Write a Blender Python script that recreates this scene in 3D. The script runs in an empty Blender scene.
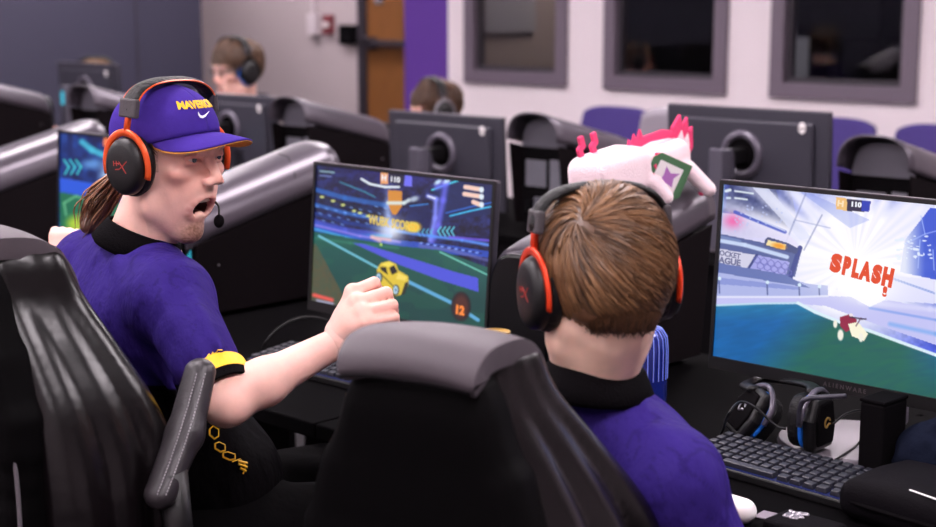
import bpy, bmesh, math, random
import numpy as np
from mathutils import Vector, Matrix, Euler
from mathutils.bvhtree import BVHTree
random.seed(7); rng = np.random.default_rng(7)
SC = bpy.context.scene; COL = SC.collection
PI = math.pi

# ------------------------------------------------------------------ camera maths
YAW = math.radians(43.7); PIT = math.radians(9.82); FPX = 1500.0
Fh = np.array([-math.sin(YAW), math.cos(YAW), 0.0]); Rt = np.array([math.cos(YAW), math.sin(YAW), 0.0]); Zu = np.array([0, 0, 1.0])
FW = Fh*math.cos(PIT) - Zu*math.sin(PIT); UP = Fh*math.sin(PIT) + Zu*math.cos(PIT)
CAM = np.array([0, 0, 1.5])
def ray(px, py): return FW + Rt*(px-468)/FPX + UP*(263.5-py)/FPX
def P(px, py, D):
    d = ray(px, py); return CAM + d*(D/d.dot(Fh))
def PZ(px, py, z):
    d = ray(px, py); return CAM + d*((z-1.5)/d[2])
def PY(px, py, Y):
    d = ray(px, py); return CAM + d*(Y/d[1])
def proj(p):
    v = np.asarray(p) - CAM; z = v@FW
    return 468+FPX*(v@Rt)/z, 263.5-FPX*(v@UP)/z
def AZ(a): return YAW - math.radians(a)          # rotation about z of something whose +y faces azimuth a (clockwise from the view)

cd = bpy.data.cameras.new('camera'); cam = bpy.data.objects.new('camera', cd); COL.objects.link(cam)
cam.location = CAM; cam.rotation_euler = (PI/2-PIT, 0, YAW)
cd.sensor_width = 36; cd.lens = FPX/936*36; cd.clip_start = .05
cd.dof.use_dof = True; cd.dof.focus_distance = 2.36; cd.dof.aperture_fstop = 4.0
SC.camera = cam
SC.view_settings.view_transform = 'Standard'; SC.view_settings.look = 'None'
SC.view_settings.exposure = 0.0; SC.view_settings.gamma = 1; SC.view_settings.use_curve_mapping = False

# ------------------------------------------------------------------ materials
def s2l(c):
    c = np.asarray(c, float)/255.0
    return np.where(c <= .04045, c/12.92, ((c+.055)/1.055)**2.4)
def rgb(*c): return tuple(float(v) for v in s2l(c)) + (1.0,)
def mat(name, col=(128,128,128), rough=.5, metal=0, spec=.5, noise=0, nscale=30, bump=0, bscale=60, emit=None, estr=1, attr=None, coat=0, sheen=0, sss=0, stretch=None, trans=0, alpha=1):
    m = bpy.data.materials.new(name); m.use_nodes = True
    nt = m.node_tree; N = nt.nodes; L = nt.links; b = N['Principled BSDF']
    b.inputs['Roughness'].default_value = rough; b.inputs['Metallic'].default_value = metal
    b.inputs['Specular IOR Level'].default_value = spec
    b.inputs['Base Color'].default_value = rgb(*col)
    if spec <= .2: b.inputs['IOR'].default_value = 1.18
    if coat: b.inputs['Coat Weight'].default_value = coat; b.inputs['Coat Roughness'].default_value = .15
    if sheen: b.inputs['Sheen Weight'].default_value = sheen
    if trans: b.inputs['Transmission Weight'].default_value = trans
    if sss:
        b.inputs['Subsurface Weight'].default_value = sss; b.inputs['Subsurface Scale'].default_value = .01
        b.inputs['Subsurface Radius'].default_value = (1, .35, .2)
    src = None
    if attr:
        a = N.new('ShaderNodeAttribute'); a.attribute_name = attr; src = a.outputs['Color']
        L.new(src, b.inputs['Base Color'])
    tc = N.new('ShaderNodeTexCoord'); mp = N.new('ShaderNodeMapping'); L.new(tc.outputs['Object'], mp.inputs['Vector'])
    if stretch: mp.inputs['Scale'].default_value = stretch
    if noise:
        n = N.new('ShaderNodeTexNoise'); n.inputs['Scale'].default_value = nscale; n.inputs['Detail'].default_value = 4
        L.new(mp.outputs['Vector'], n.inputs['Vector'])
        r = N.new('ShaderNodeMapRange'); r.inputs['To Min'].default_value = 1-noise; r.inputs['To Max'].default_value = 1+noise
        L.new(n.outputs['Fac'], r.inputs['Value'])
        mx = N.new('ShaderNodeVectorMath'); mx.operation = 'SCALE'
        if src: L.new(src, mx.inputs[0])
        else: mx.inputs[0].default_value = rgb(*col)[:3]
        L.new(r.outputs['Result'], mx.inputs['Scale']); L.new(mx.outputs[0], b.inputs['Base Color'])
    if bump:
        n2 = N.new('ShaderNodeTexNoise'); n2.inputs['Scale'].default_value = bscale; n2.inputs['Detail'].default_value = 5
        L.new(mp.outputs['Vector'], n2.inputs['Vector'])
        bp = N.new('ShaderNodeBump'); bp.inputs['Strength'].default_value = bump; bp.inputs['Distance'].default_value = .01
        L.new(n2.outputs['Fac'], bp.inputs['Height']); L.new(bp.outputs['Normal'], b.inputs['Normal'])
    if emit:
        b.inputs['Emission Color'].default_value = rgb(*emit); b.inputs['Emission Strength'].default_value = estr
    return m
def screen_mat():
    m = bpy.data.materials.new('lit_screen'); m.use_nodes = True
    nt = m.node_tree; N = nt.nodes; L = nt.links; b = N['Principled BSDF']
    b.inputs['Base Color'].default_value = (.004,.004,.004,1); b.inputs['Roughness'].default_value = .35
    a = N.new('ShaderNodeAttribute'); a.attribute_name = 'Col'
    L.new(a.outputs['Color'], b.inputs['Emission Color']); b.inputs['Emission Strength'].default_value = 1.0
    return m
M = {}
M['black'] = mat('black_plastic', (12,10,12), .45, spec=.4, bump=.05, bscale=300)
M['blackgloss'] = mat('glossy_black_plastic', (12,11,13), .2)
M['matte'] = mat('matte_black', (12,10,12), .75, spec=.15)
M['case'] = mat('dark_case_panel', (19,15,17), .6, spec=.14, bump=.03, bscale=500)
M['shell'] = mat('satin_grey_shell', (78,71,80), .32, .35)
M['monback'] = mat('dark_grey_monitor_back', (52,50,60), .42, .1)
M['silver'] = mat('silver_metal', (150,145,152), .35, .8)
M['steel'] = mat('galvanised_plate', (120,118,128), .45, .5, noise=.1)
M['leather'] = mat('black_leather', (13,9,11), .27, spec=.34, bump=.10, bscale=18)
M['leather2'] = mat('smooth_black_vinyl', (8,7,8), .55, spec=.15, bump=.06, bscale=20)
M['leathertop'] = mat('leather_with_ceiling_sheen', (74,66,72), .6, spec=.5, bump=.12, bscale=22)  # black leather made greyer: the ceiling's reflection is put into the colour
M['piping'] = mat('grey_piping', (96,90,96), .5)
M['stitch'] = mat('pale_stitching', (150,145,150), .6)
M['skin'] = mat('skin', attr='Col', rough=.5, spec=.35, sss=.12, noise=.16, nscale=38, bump=.04, bscale=250)
M['shirt'] = mat('purple_jersey', attr='Col', rough=.6, spec=.14, noise=.12, nscale=25, bump=.75, bscale=11, stretch=(1,1,.55))
M['ribbed'] = mat('black_collar_knit', (12,10,12), .8, spec=.12, bump=.3, bscale=300)
M['pants'] = mat('black_shorts_cloth', (8,7,8), .8, spec=.1, bump=.5, bscale=22)
M['hair'] = mat('hair', attr='Col', rough=.42, spec=.6)
[n for n in M['shirt'].node_tree.nodes if n.type == 'BUMP'][0].inputs['Distance'].default_value = .035
M['cap'] = mat('purple_cotton', (64,44,134), .8, spec=.2, noise=.08, nscale=90, bump=.2, bscale=60)
M['capunder'] = mat('gold_cotton', (196,130,52), .8, bump=.1, bscale=200)
M['yellow'] = mat('gold_print', (240,185,30), .6)
M['white'] = mat('white_plastic', (232,226,226), .45)
M['whitethread'] = mat('white_thread', (240,238,240), .7)
M['red'] = mat('red_metal', (222,62,28), .3, .35); M['redorange'] = mat('orange_red_metal', (226,84,34), .3, .3)
M['redprint'] = mat('red_print', (150,28,18), .5)
M['blue'] = mat('blue_plastic', (30,110,215), .4)
M['cushion'] = mat('leatherette_cushion', (12,10,12), .55, spec=.3, bump=.4, bscale=120)
M['wall'] = mat('painted_wall_pale', (214,202,206), .85, noise=.02, nscale=3, bump=.04, bscale=150)
M['taupe'] = mat('painted_wall_taupe', (184,170,172), .85, noise=.03, nscale=3, bump=.04, bscale=150)
M['navy'] = mat('painted_wall_slate', (50,48,66), .8, noise=.03, nscale=2)
M['purplewall'] = mat('painted_wall_purple', (80,40,132), .8, noise=.02, nscale=3)
M['ceiling'] = mat('ceiling_tile', (205,202,205), .9, bump=.1, bscale=80)
M['floor'] = mat('carpet', (40,36,40), .95, noise=.25, nscale=120, bump=.5, bscale=400)
M['winframe'] = mat('window_frame_paint', (98,86,98), .5)
M['wood'] = mat('stained_wood', (122,76,36), .5, noise=.25, nscale=6, stretch=(8,8,1))
M['darkframe'] = mat('door_frame_paint', (44,38,46), .5)
M['desk'] = mat('black_desk_laminate', (8,7,8), .62, spec=.05, noise=.1, nscale=50, bump=.02, bscale=300)
M['deskmat'] = mat('grey_desk_mat', (120,110,120), .6)
M['purpleseat'] = mat('purple_upholstery', (56,40,108), .8, noise=.1, nscale=40)
M['greyseat'] = mat('grey_plastic', (126,118,128), .5)
M['key'] = mat('keycap', (26,26,36), .4, spec=.4)
M['led'] = mat('cyan_led', (20,60,70), .4, emit=(60,195,225), estr=.9)
M['keyglow'] = mat('key_backlight', (6,7,16), .6, emit=(60,80,190), estr=.2)
M['lamp'] = mat('lamp_diffuser', (240,240,240), .5, emit=(255,244,250), estr=28)
M['glass'] = mat('window_glass', (235,235,240), .03, spec=.5, trans=1)
M['room2'] = mat('far_room_paint', (112,100,98), .9)
M['room2d'] = mat('far_room_shade', (22,19,26), .9)  # darkness of the unlit room put into the wall colour
M['board'] = mat('grey_board', (112,110,118), .6)
M['cloth'] = mat('dark_navy_cloth', (20,24,38), .85, spec=.15, bump=.5, bscale=40)
M['casefab'] = mat('black_zip_case_cloth', (14,12,15), .65, spec=.15, bump=.15, bscale=300)
M['bottle'] = mat('navy_bottle_lacquer', (20,34,120), .25, .3, coat=.4)
M['bottlelight'] = mat('pale_blue_lines', (120,140,225), .35)
M['gold'] = mat('gold_metal', (205,165,90), .3, .7)
M['pink'] = mat('white_pink_plush', (244,218,224), .95, noise=.04, nscale=200, bump=.4, bscale=300, sheen=.5)
M['magenta'] = mat('magenta_felt', (226,60,110), .9, bump=.2, bscale=300)
M['green'] = mat('green_card', (70,110,75), .6)
M['lilac'] = mat('lilac_card', (170,110,180), .6)
M['tooth'] = mat('tooth_enamel', (225,210,190), .3)
M['eye'] = mat('eye_white', (215,205,200), .2)
M['iris'] = mat('iris', (40,30,24), .2)
M['screenm'] = screen_mat()
def emat(name, c, s=1.0):
    return mat(name, (5,5,5), .5, emit=c, estr=s)

# ------------------------------------------------------------------ mesh helpers
def link(name, me, parent=None, mt=None):
    o = bpy.data.objects.new(name, me); COL.objects.link(o)
    if parent is not None: o.parent = parent
    if mt is not None:
        for q in (mt if isinstance(mt, (list, tuple)) else [mt]): me.materials.append(q)
    return o
def mk(name, V, F, mt=None, parent=None, smooth=False, col=None, bevel=0, seg=2, mi=None, world=False, subd=0, tris=False):
    V = np.asarray(V, float)
    if world and parent is not None:
        Mi = np.array(wm(parent).inverted()); V = V@Mi[:3,:3].T + Mi[:3,3]
    me = bpy.data.meshes.new(name); me.from_pydata(V.tolist(), [], [list(map(int, f)) for f in F]); me.update()
    if smooth: me.polygons.foreach_set('use_smooth', [True]*len(me.polygons))
    if mi is not None: me.polygons.foreach_set('material_index', list(mi))
    if col is not None:
        a = me.color_attributes.new('Col', 'FLOAT_COLOR', 'POINT')
        c = np.ones((len(V), 4), np.float32); c[:, :3] = col; a.data.foreach_set('color', c.ravel())
    o = link(name, me, parent, mt)
    if bevel:
        b = o.modifiers.new('bevel', 'BEVEL'); b.width = bevel; b.segments = seg; b.limit_method = 'ANGLE'; b.angle_limit = .6
    if subd:
        s = o.modifiers.new('sub', 'SUBSURF'); s.levels = subd; s.render_levels = subd
    return o
def wm(o):
    m = o.matrix_basis.copy()
    while o.parent: o = o.parent; m = o.matrix_basis @ m
    return m
def thing(name, label, cat, loc=(0,0,0), rotz=0, group=None):
    o = bpy.data.objects.new(name, None); COL.objects.link(o); o.empty_display_size = .05
    o.location = loc; o.rotation_euler = (0,0,rotz); o['label'] = label; o['category'] = cat
    if group: o['group'] = group
    return o
def tag(o, label, cat, group=None, kind=None):
    o['label'] = label; o['category'] = cat
    if group: o['group'] = group
    if kind: o['kind'] = kind
    return o
def struct(name, V, F, mt, parent=None, **k):
    o = mk(name, V, F, mt, parent, **k)
    if parent is None: o['kind'] = 'structure'
    return o
def box(x0, x1, y0, y1, z0, z1):
    V = [(x,y,z) for x in (x0,x1) for y in (y0,y1) for z in (z0,z1)]
    F = [(0,1,3,2),(4,6,7,5),(0,4,5,1),(2,3,7,6),(0,2,6,4),(1,5,7,3)]
    return V, F
def join(*parts):
    V = []; F = []
    for v, f in parts:
        n = len(V); V += [tuple(p) for p in v]; F += [tuple(i+n for i in q) for q in f]
    return V, F
def xf(part, loc=(0,0,0), rot=(0,0,0), sc=1):
    m = Matrix.LocRotScale(Vector(loc), Euler(rot), Vector((sc,sc,sc)) if not hasattr(sc, '__len__') else Vector(sc))
    return [tuple(m @ Vector(p)) for p in part[0]], part[1]
def cyl(r0, r1, h, n=24, z0=0):
    V = [(r0*math.cos(2*PI*i/n), r0*math.sin(2*PI*i/n), z0) for i in range(n)] + [(r1*math.cos(2*PI*i/n), r1*math.sin(2*PI*i/n), z0+h) for i in range(n)]
    F = [(i,(i+1)%n,n+(i+1)%n,n+i) for i in range(n)] + [tuple(range(n))[::-1], tuple(range(n,2*n))]
    return V, F
def lathe(prof, n=32):
    V = []; F = []
    for r, z in prof: V += [(r*math.cos(2*PI*i/n), r*math.sin(2*PI*i/n), z) for i in range(n)]
    for j in range(len(prof)-1):
        for i in range(n): F.append((j*n+i, j*n+(i+1)%n, (j+1)*n+(i+1)%n, (j+1)*n+i))
    F.append(tuple(range(n))[::-1]); F.append(tuple(range((len(prof)-1)*n, len(prof)*n)))
    return V, F
def tube(pts, r, n=8, closed=False, flat=1.0, up=None):
    pts = [Vector(p) for p in pts]; m = len(pts); V = []; F = []
    rs = r if hasattr(r, '__len__') else [r]*m
    prev = None
    for i, p in enumerate(pts):
        if closed: t = pts[(i+1)%m]-pts[i-1]
        else: t = pts[min(i+1,m-1)]-pts[max(i-1,0)]
        t.normalize()
        if prev is None:
            a = Vector(up) if up is not None else (Vector((0,0,1)) if abs(t.z) < .9 else Vector((1,0,0)))
        else: a = prev
        a = (a - t*a.dot(t)); 
        if a.length < 1e-6: a = t.orthogonal()
        a.normalize(); prev = a; b = t.cross(a)
        for k in range(n):
            th = 2*PI*k/n
            V.append(tuple(p + a*(rs[i]*flat*math.cos(th)) + b*(rs[i]*math.sin(th))))
    lim = m if closed else m-1
    for i in range(lim):
        for k in range(n):
            j = (i+1)%m
            F.append((i*n+k, i*n+(k+1)%n, j*n+(k+1)%n, j*n+k))
    if not closed: F.append(tuple(range(n))[::-1]); F.append(tuple(range((m-1)*n, m*n)))
    return V, F
def spline(pts, n=8):
    pts = [Vector(p) for p in pts]; out = []
    q = [pts[0]*2-pts[1]] + pts + [pts[-1]*2-pts[-2]]
    for i in range(1, len(q)-2):
        for k in range(n):
            t = k/n; a,b,c,d = q[i-1],q[i],q[i+1],q[i+2]
            out.append(.5*((2*b)+(c-a)*t+(2*a-5*b+4*c-d)*t*t+(3*b-a-3*c+d)*t**3))
    out.append(pts[-1]); return out
def prism(poly, y0, y1, axis='y'):
    n = len(poly); V = []
    for w in (y0, y1):
        for a, b in poly: V.append((a,w,b) if axis == 'y' else ((a,b,w) if axis == 'z' else (w,a,b)))
    F = [tuple(range(n)), tuple(range(n,2*n))[::-1]] + [(i,n+i,n+(i+1)%n,(i+1)%n) for i in range(n)]
    return V, F
def grid(fn, nu, nv):
    V = [tuple(fn(i/nu, j/nv)) for i in range(nu+1) for j in range(nv+1)]
    F = [(i*(nv+1)+j, (i+1)*(nv+1)+j, (i+1)*(nv+1)+j+1, i*(nv+1)+j+1) for i in range(nu) for j in range(nv)]
    return V, F
def shell(part, t):
    """thicken a grid along its normals"""
    me = bpy.data.meshes.new('tmp'); me.from_pydata([tuple(p) for p in part[0]], [], part[1]); bm = bmesh.new(); bm.from_mesh(me)
    bmesh.ops.recalc_face_normals(bm, faces=bm.faces)
    bmesh.ops.solidify(bm, geom=bm.faces[:], thickness=t)
    bm.verts.ensure_lookup_table()
    V = [tuple(v.co) for v in bm.verts]; F = [tuple(v.index for v in f.verts) for f in bm.faces]
    bm.free(); bpy.data.meshes.remove(me); return V, F
def text_part(s, size, bold=0, align='CENTER', depth=.0006, extrude_only=True):
    cu = bpy.data.curves.new('t', 'FONT'); cu.body = s; cu.size = size; cu.align_x = align; cu.align_y = 'CENTER'; cu.extrude = depth; cu.offset = bold; cu.resolution_u = 3
    o = bpy.data.objects.new('t', cu); COL.objects.link(o)
    dg = bpy.context.evaluated_depsgraph_get(); me = bpy.data.meshes.new_from_object(o.evaluated_get(dg))
    V = [tuple(v.co) for v in me.vertices]; F = [tuple(p.vertices) for p in me.polygons]
    bpy.data.objects.remove(o); bpy.data.curves.remove(cu); bpy.data.meshes.remove(me)
    return V, F
def dup(root, loc=None, rotz=None, label=None):
    r = root.copy(); COL.objects.link(r)
    if loc is not None: r.location = loc
    if rotz is not None: r.rotation_euler = (0,0,rotz)
    if label: r['label'] = label
    for ch in list(root.children):
        c = ch.copy(); COL.objects.link(c); c.parent = r
        for g in ch.children:
            d = g.copy(); COL.objects.link(d); d.parent = c
    return r

# ------------------------------------------------------------------ implicit surfaces (smooth unions -> one continuous mesh)
def A3(v): return np.asarray(v, float)
def p_ell(c, r, R=None):
    c = A3(c); r = A3(r); rm = float(max(r))
    def fn(X,Y,Z):
        x, y, z = X-c[0], Y-c[1], Z-c[2]
        if R is not None: x, y, z = (R[0,0]*x+R[1,0]*y+R[2,0]*z, R[0,1]*x+R[1,1]*y+R[2,1]*z, R[0,2]*x+R[1,2]*y+R[2,2]*z)
        k0 = np.sqrt((x/r[0])**2+(y/r[1])**2+(z/r[2])**2)+1e-9; k1 = np.sqrt((x/r[0]**2)**2+(y/r[1]**2)**2+(z/r[2]**2)**2)+1e-9
        return k0*(k0-1)/k1
    e = r if R is None else np.array([rm]*3)
    return fn, c-e, c+e
def p_cap(a, b, ra, rb=None):
    a = A3(a); b = A3(b); rb = ra if rb is None else rb; d = b-a; L2 = max(d@d, 1e-12)
    def fn(X,Y,Z):
        t = np.clip(((X-a[0])*d[0]+(Y-a[1])*d[1]+(Z-a[2])*d[2])/L2, 0, 1)
        return np.sqrt((X-a[0]-t*d[0])**2+(Y-a[1]-t*d[1])**2+(Z-a[2]-t*d[2])**2) - (ra+(rb-ra)*t)
    m = max(ra, rb); return fn, np.minimum(a,b)-m, np.maximum(a,b)+m
def p_box(c, h, r=.01, R=None):
    c = A3(c); h = A3(h)
    def fn(X,Y,Z):
        x, y, z = X-c[0], Y-c[1], Z-c[2]
        if R is not None: x, y, z = (R[0,0]*x+R[1,0]*y+R[2,0]*z, R[0,1]*x+R[1,1]*y+R[2,1]*z, R[0,2]*x+R[1,2]*y+R[2,2]*z)
        qx, qy, qz = abs(x)-h[0]+r, abs(y)-h[1]+r, abs(z)-h[2]+r
        return np.sqrt(np.maximum(qx,0)**2+np.maximum(qy,0)**2+np.maximum(qz,0)**2)+np.minimum(np.maximum(qx,np.maximum(qy,qz)),0)-r
    m = float(np.linalg.norm(h)) if R is not None else None
    e = h if R is None else np.array([m]*3); return fn, c-e, c+e
def smin(a, b, k):
    h = np.maximum(k-abs(a-b), 0)/k; return np.minimum(a,b)-h*h*k*.25
class Vol:
    def __init__(s, lo, hi, h):
        s.lo = A3(lo); s.h = h; s.n = np.ceil((A3(hi)-s.lo)/h).astype(int)+1
        s.f = np.full(tuple(s.n), .1, np.float32); s.ax = [s.lo[i]+h*np.arange(s.n[i]) for i in range(3)]
    def reg(s, lo, hi, m):
        i0 = np.clip(np.floor((lo-m-s.lo)/s.h).astype(int), 0, s.n); i1 = np.clip(np.ceil((hi+m-s.lo)/s.h).astype(int)+1, 0, s.n)
        if (i1 <= i0).any(): return None
        sl = tuple(slice(a,b) for a,b in zip(i0,i1))
        return sl, np.meshgrid(s.ax[0][sl[0]], s.ax[1][sl[1]], s.ax[2][sl[2]], indexing='ij', sparse=True)
    def add(s, p, k=.01):
        q = s.reg(p[1], p[2], k+2*s.h+.012)
        if q is None: return s
        sl, g = q; s.f[sl] = smin(s.f[sl], p[0](*g), k); return s
    def cut(s, p, k=.004):
        q = s.reg(p[1], p[2], k+2*s.h+.005)
        if q is None: return s
        sl, g = q; s.f[sl] = -smin(-s.f[sl], p[0](*g), k); return s
    def mesh(s):
        f = s.f; ins = f < 0
        c = [ins[i:f.shape[0]-1+i, j:f.shape[1]-1+j, k:f.shape[2]-1+k] for i in (0,1) for j in (0,1) for k in (0,1)]
        cnt = sum(q.astype(np.int8) for q in c); act = (cnt > 0)&(cnt < 8)
        I = np.argwhere(act); nv = len(I); ids = np.full(act.shape, -1, np.int64); ids[act] = np.arange(nv)
        off = [(i,j,k) for i in (0,1) for j in (0,1) for k in (0,1)]
        val = np.stack([f[I[:,0]+o[0], I[:,1]+o[1], I[:,2]+o[2]] for o in off], 1).astype(float)
        acc = np.zeros((nv,3)); w = np.zeros(nv); offa = np.array(off, float)
        for a in range(8):
            for b in range(a+1, 8):
                if abs(offa[a]-offa[b]).sum() != 1: continue
                va, vb = val[:,a], val[:,b]; m = (va < 0) != (vb < 0)
                t = np.where(m, va/np.where(m, va-vb, 1), 0)
                acc[m] += (offa[a]+(offa[b]-offa[a])*t[:,None])[m]; w[m] += 1
        V = s.lo+(I+acc/w[:,None])*s.h; F = []
        for ax in range(3):
            sl0 = [slice(None)]*3; sl1 = [slice(None)]*3; sl0[ax] = slice(0,-1); sl1[ax] = slice(1,None)
            a = ins[tuple(sl0)]; b = ins[tuple(sl1)]; E = np.argwhere(a != b)
            u, v = [(1,2),(2,0),(0,1)][ax]
            E = E[(E[:,u] > 0)&(E[:,v] > 0)&(E[:,u] < f.shape[u]-1)&(E[:,v] < f.shape[v]-1)]
            def g(du, dv):
                q = E.copy(); q[:,u] -= du; q[:,v] -= dv; return ids[q[:,0],q[:,1],q[:,2]]
            quad = np.stack([g(1,1), g(0,1), g(0,0), g(1,0)], 1)
            flip = ~a[E[:,0],E[:,1],E[:,2]]; quad[flip] = quad[flip][:, ::-1]; F.append(quad)
        return V, np.concatenate(F)
def vjoin(*parts):
    V = []; F = []; C = []; n = 0
    for v, f, c in parts:
        V.append(v); F.append(np.asarray(f)+n); C.append(c); n += len(v)
    return np.concatenate(V), np.concatenate(F), np.concatenate(C)
def frame(fwd_az, pitch=0, roll=0, loc=(0,0,0)):
    m = Matrix.Translation(Vector(loc)) @ Matrix.Rotation(AZ(fwd_az), 4, 'Z') @ Matrix.Rotation(math.radians(pitch), 4, 'X') @ Matrix.Rotation(math.radians(roll), 4, 'Y')
    return np.array(m)
def ap(Mx, V): return np.asarray(V)@Mx[:3,:3].T + Mx[:3,3]
def inv(Mx): return np.linalg.inv(Mx)
def ramp(x, a, b): return np.clip((x-a)/(b-a), 0, 1)

def bvh_of(V, F): return BVHTree.FromPolygons([tuple(p) for p in V], [tuple(map(int,f)) for f in F])
def hit(bvh, px, py, lift=.0015):
    d = Vector(ray(px, py)).normalized(); h = bvh.ray_cast(Vector(CAM), d)
    if h[0] is None: return None
    n = h[1] if h[1].dot(d) < 0 else -h[1]
    return h[0]+n*lift
def drape(part, org, ux, uy, bvh, lift=.001, thick=.0012):
    """lay a flat piece of lettering (x,y) on a surface: org + x*ux + y*uy, dropped onto the surface along -uz"""
    ux = Vector(ux).normalized(); uy = Vector(uy); uy = (uy-ux*uy.dot(ux)).normalized(); uz = ux.cross(uy); out = []
    for x, y, z in part[0]:
        o = Vector(org)+ux*x+uy*y+uz*.08; h = bvh.ray_cast(o, -uz, .3)
        p = h[0] if h[0] is not None else Vector(org)+ux*x+uy*y
        out.append(tuple(p+uz*(lift+(thick if z > 0 else 0))))
    return out, part[1]

# ================================================================== THE ROOM
struct('floor', *box(-12,3,-3,11,-.05,0), M['floor'])
struct('ceiling', *box(-12,3,-3,11,2.8,2.85), M['ceiling'])
WX = [(-7.086,-6.191),(-5.885,-4.981),(-4.683,-3.786)]; WZ0, WZ1 = .977, 2.15
segs = [box(-7.26,3,7.4,7.54,0,WZ0), box(-7.26,3,7.4,7.54,WZ1,2.8)]
xs = [-7.26]+[v for w in WX for v in w]+[3]
for i in range(0, len(xs), 2): segs.append(box(xs[i],xs[i+1],7.4,7.54,WZ0,WZ1))
struct('wall_back', *join(*segs), M['wall'])
struct('wall_column', *box(-7.69,-7.26,7.4,8.4,0,2.8), M['purplewall'])
struct('wall_corridor', *box(-12,-7.26,8.4,8.5,0,2.8), M['taupe'])
struct('wall_left', *join(box(-9.0,-8.9,-3,6.55,0,2.8), box(-12,-9.0,6.45,6.55,0,2.8)), M['navy'])
struct('wall_corridor_end', *box(-12.1,-12,6.45,8.5,0,2.8), M['taupe'])
struct('wall_right', *box(3,3.1,-3,7.54,0,2.8), M['wall'])
struct('wall_front', *box(-9,3,-3.1,-3,0,2.8), M['wall'])
struct('baseboard_back', *box(-7.26,3,7.385,7.4,0,.1), M['darkframe'])
for i, yy in enumerate((1.2, 2.4, 3.6, 4.8, 6.0)):
    struct('trim_%d'%(i+1), *box(-8.9,-8.896,yy-.006,yy+.006,0,2.8), M['darkframe'])
for i, (a, b) in enumerate(WX):
    fw = .085
    fr = join(box(a,a+fw,7.37,7.5,WZ0,WZ1), box(b-fw,b,7.37,7.5,WZ0,WZ1), box(a+fw,b-fw,7.37,7.5,WZ0,WZ0+fw), box(a+fw,b-fw,7.37,7.5,WZ1-fw,WZ1))
    f = struct('window_%d'%(i+1), *fr, M['winframe'])
    st = .03
    st2 = join(box(a+fw,a+fw+st,7.41,7.46,WZ0+fw,WZ1-fw), box(b-fw-st,b-fw,7.41,7.46,WZ0+fw,WZ1-fw), box(a+fw+st,b-fw-st,7.41,7.46,WZ0+fw,WZ0+fw+st), box(a+fw+st,b-fw-st,7.41,7.46,WZ1-fw-st,WZ1-fw))
    mk('window_sash', *st2, M['darkframe'], f)
    mk('window_pane', *box(a+fw+st,b-fw-st,7.43,7.438,WZ0+fw+st,WZ1-fw-st), M['glass'], f)
# the rooms seen dimly through the windows
struct('wall_control_room_back', *box(-7.26,-5.95,9.6,9.7,0,2.8), M['room2'])
struct('wall_control_room_side', *box(-7.26,-7.2,7.54,9.6,0,2.8), M['room2'])
struct('wall_studio_side', *box(-5.99,-5.95,7.54,9.6,0,2.8), M['room2d'])
struct('wall_studio_back', *box(-5.95,3,9.9,10,0,2.8), M['room2d'])
wb = mk('whiteboard', *box(-.012,.012,-.27,.27,-.32,.5), M['board'], bevel=.005); wb.location = (-7.19, 7.95, 1.62)
tag(wb, 'grey board hanging in the room behind the leftmost window', 'board')
dv = mk('studio_monitor', *join(box(-.35,.35,-.02,.02,0,.42), box(-.05,.05,0,.06,-.5,0), box(-.2,.2,-.1,.1,-.52,-.5)), M['blackgloss'], bevel=.005); dv.location = (-5.9, 9.3, 1.27)
tag(dv, 'dark display standing in the unlit room behind the middle window', 'display')
dt = mk('studio_table', *join(box(-1.6,2.2,-.35,.35,.70,.75), box(-1.5,-1.44,-.3,.3,0,.7), box(2.08,2.14,-.3,.3,0,.7)), M['desk']); dt.location = (-5.9+1.0, 9.3, 0)
dt.location = (-4.25, 9.3, 0); dv.location = (-5.4, 9.3, 1.27)
tag(dt, 'dark table in the unlit room behind the middle and right windows', 'table')
lp = mk('added_room_light', *box(-.3,.3,-.3,.3,-.03,0), mat('added_lamp', (200,200,200), .5, emit=(255,240,225), estr=40)); lp.location = (-6.6,8.6,2.8); lp['kind'] = 'structure'  # unseen lamp, added to lift the room behind the leftmost window
lp.name = 'ceiling_light'; del lp['kind']; tag(lp, 'added unseen light brightening the room behind the leftmost window', 'ceiling light')
sg = mk('wall_sign', *join(box(-.3,.3,-.01,.01,0,.09)), mat('ochre_panel', (150,95,30), .6), bevel=.004); sg.location = (-4.45,9.88,1.58)
tag(sg, 'ochre strip on the far wall behind the rightmost window', 'wall panel')

# door at the end of the corridor wall
dr = struct('door_1', *box(-9.10,-8.15,8.34,8.4,0,2.1), M['wood'])
mk('door_frame', *join(box(-9.2,-9.1,8.32,8.41,0,2.2), box(-8.15,-8.05,8.32,8.41,0,2.2), box(-9.2,-8.05,8.32,8.41,2.1,2.2)), M['darkframe'], dr)
mk('door_light', *box(-8.99,-8.91,8.325,8.345,1.5,1.95), M['board'], dr)
mk('push_bar', *join(box(-9.08,-8.2,8.25,8.3,1.16,1.215), box(-9.08,-8.98,8.25,8.345,1.14,1.235)), M['darkframe'], dr, bevel=.008)
t = thing('fire_alarm_station', 'small red and white alarm box on the taupe wall left of the wooden door', 'alarm', (-9.62, 8.4, 1.33))
mk('housing', *box(-.05,.05,-.05,.004,-.08,.08), mat('alarm_red', (120,40,50), .5), t, bevel=.006)
mk('pull_bar', *box(-.035,.035,-.06,-.05,-.02,.02), M['white'], t)
t = thing('card_reader', 'black wall box between alarm and door frame', 'wall box', (-9.37, 8.4, 1.25))
mk('housing', *box(-.09,.09,-.06,.004,-.08,.08), M['matte'], t, bevel=.01)
mk('face', *box(-.07,.07,-.065,-.06,-.06,.06), M['blackgloss'], t)
t = thing('cable_conduit', 'white vertical conduit with a junction box on the taupe wall', 'conduit', (-9.80, 8.4, 1.33))
mk('junction_box', *box(-.06,.06,-.06,0,-.09,.09), M['wall'], t, bevel=.008)
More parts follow.
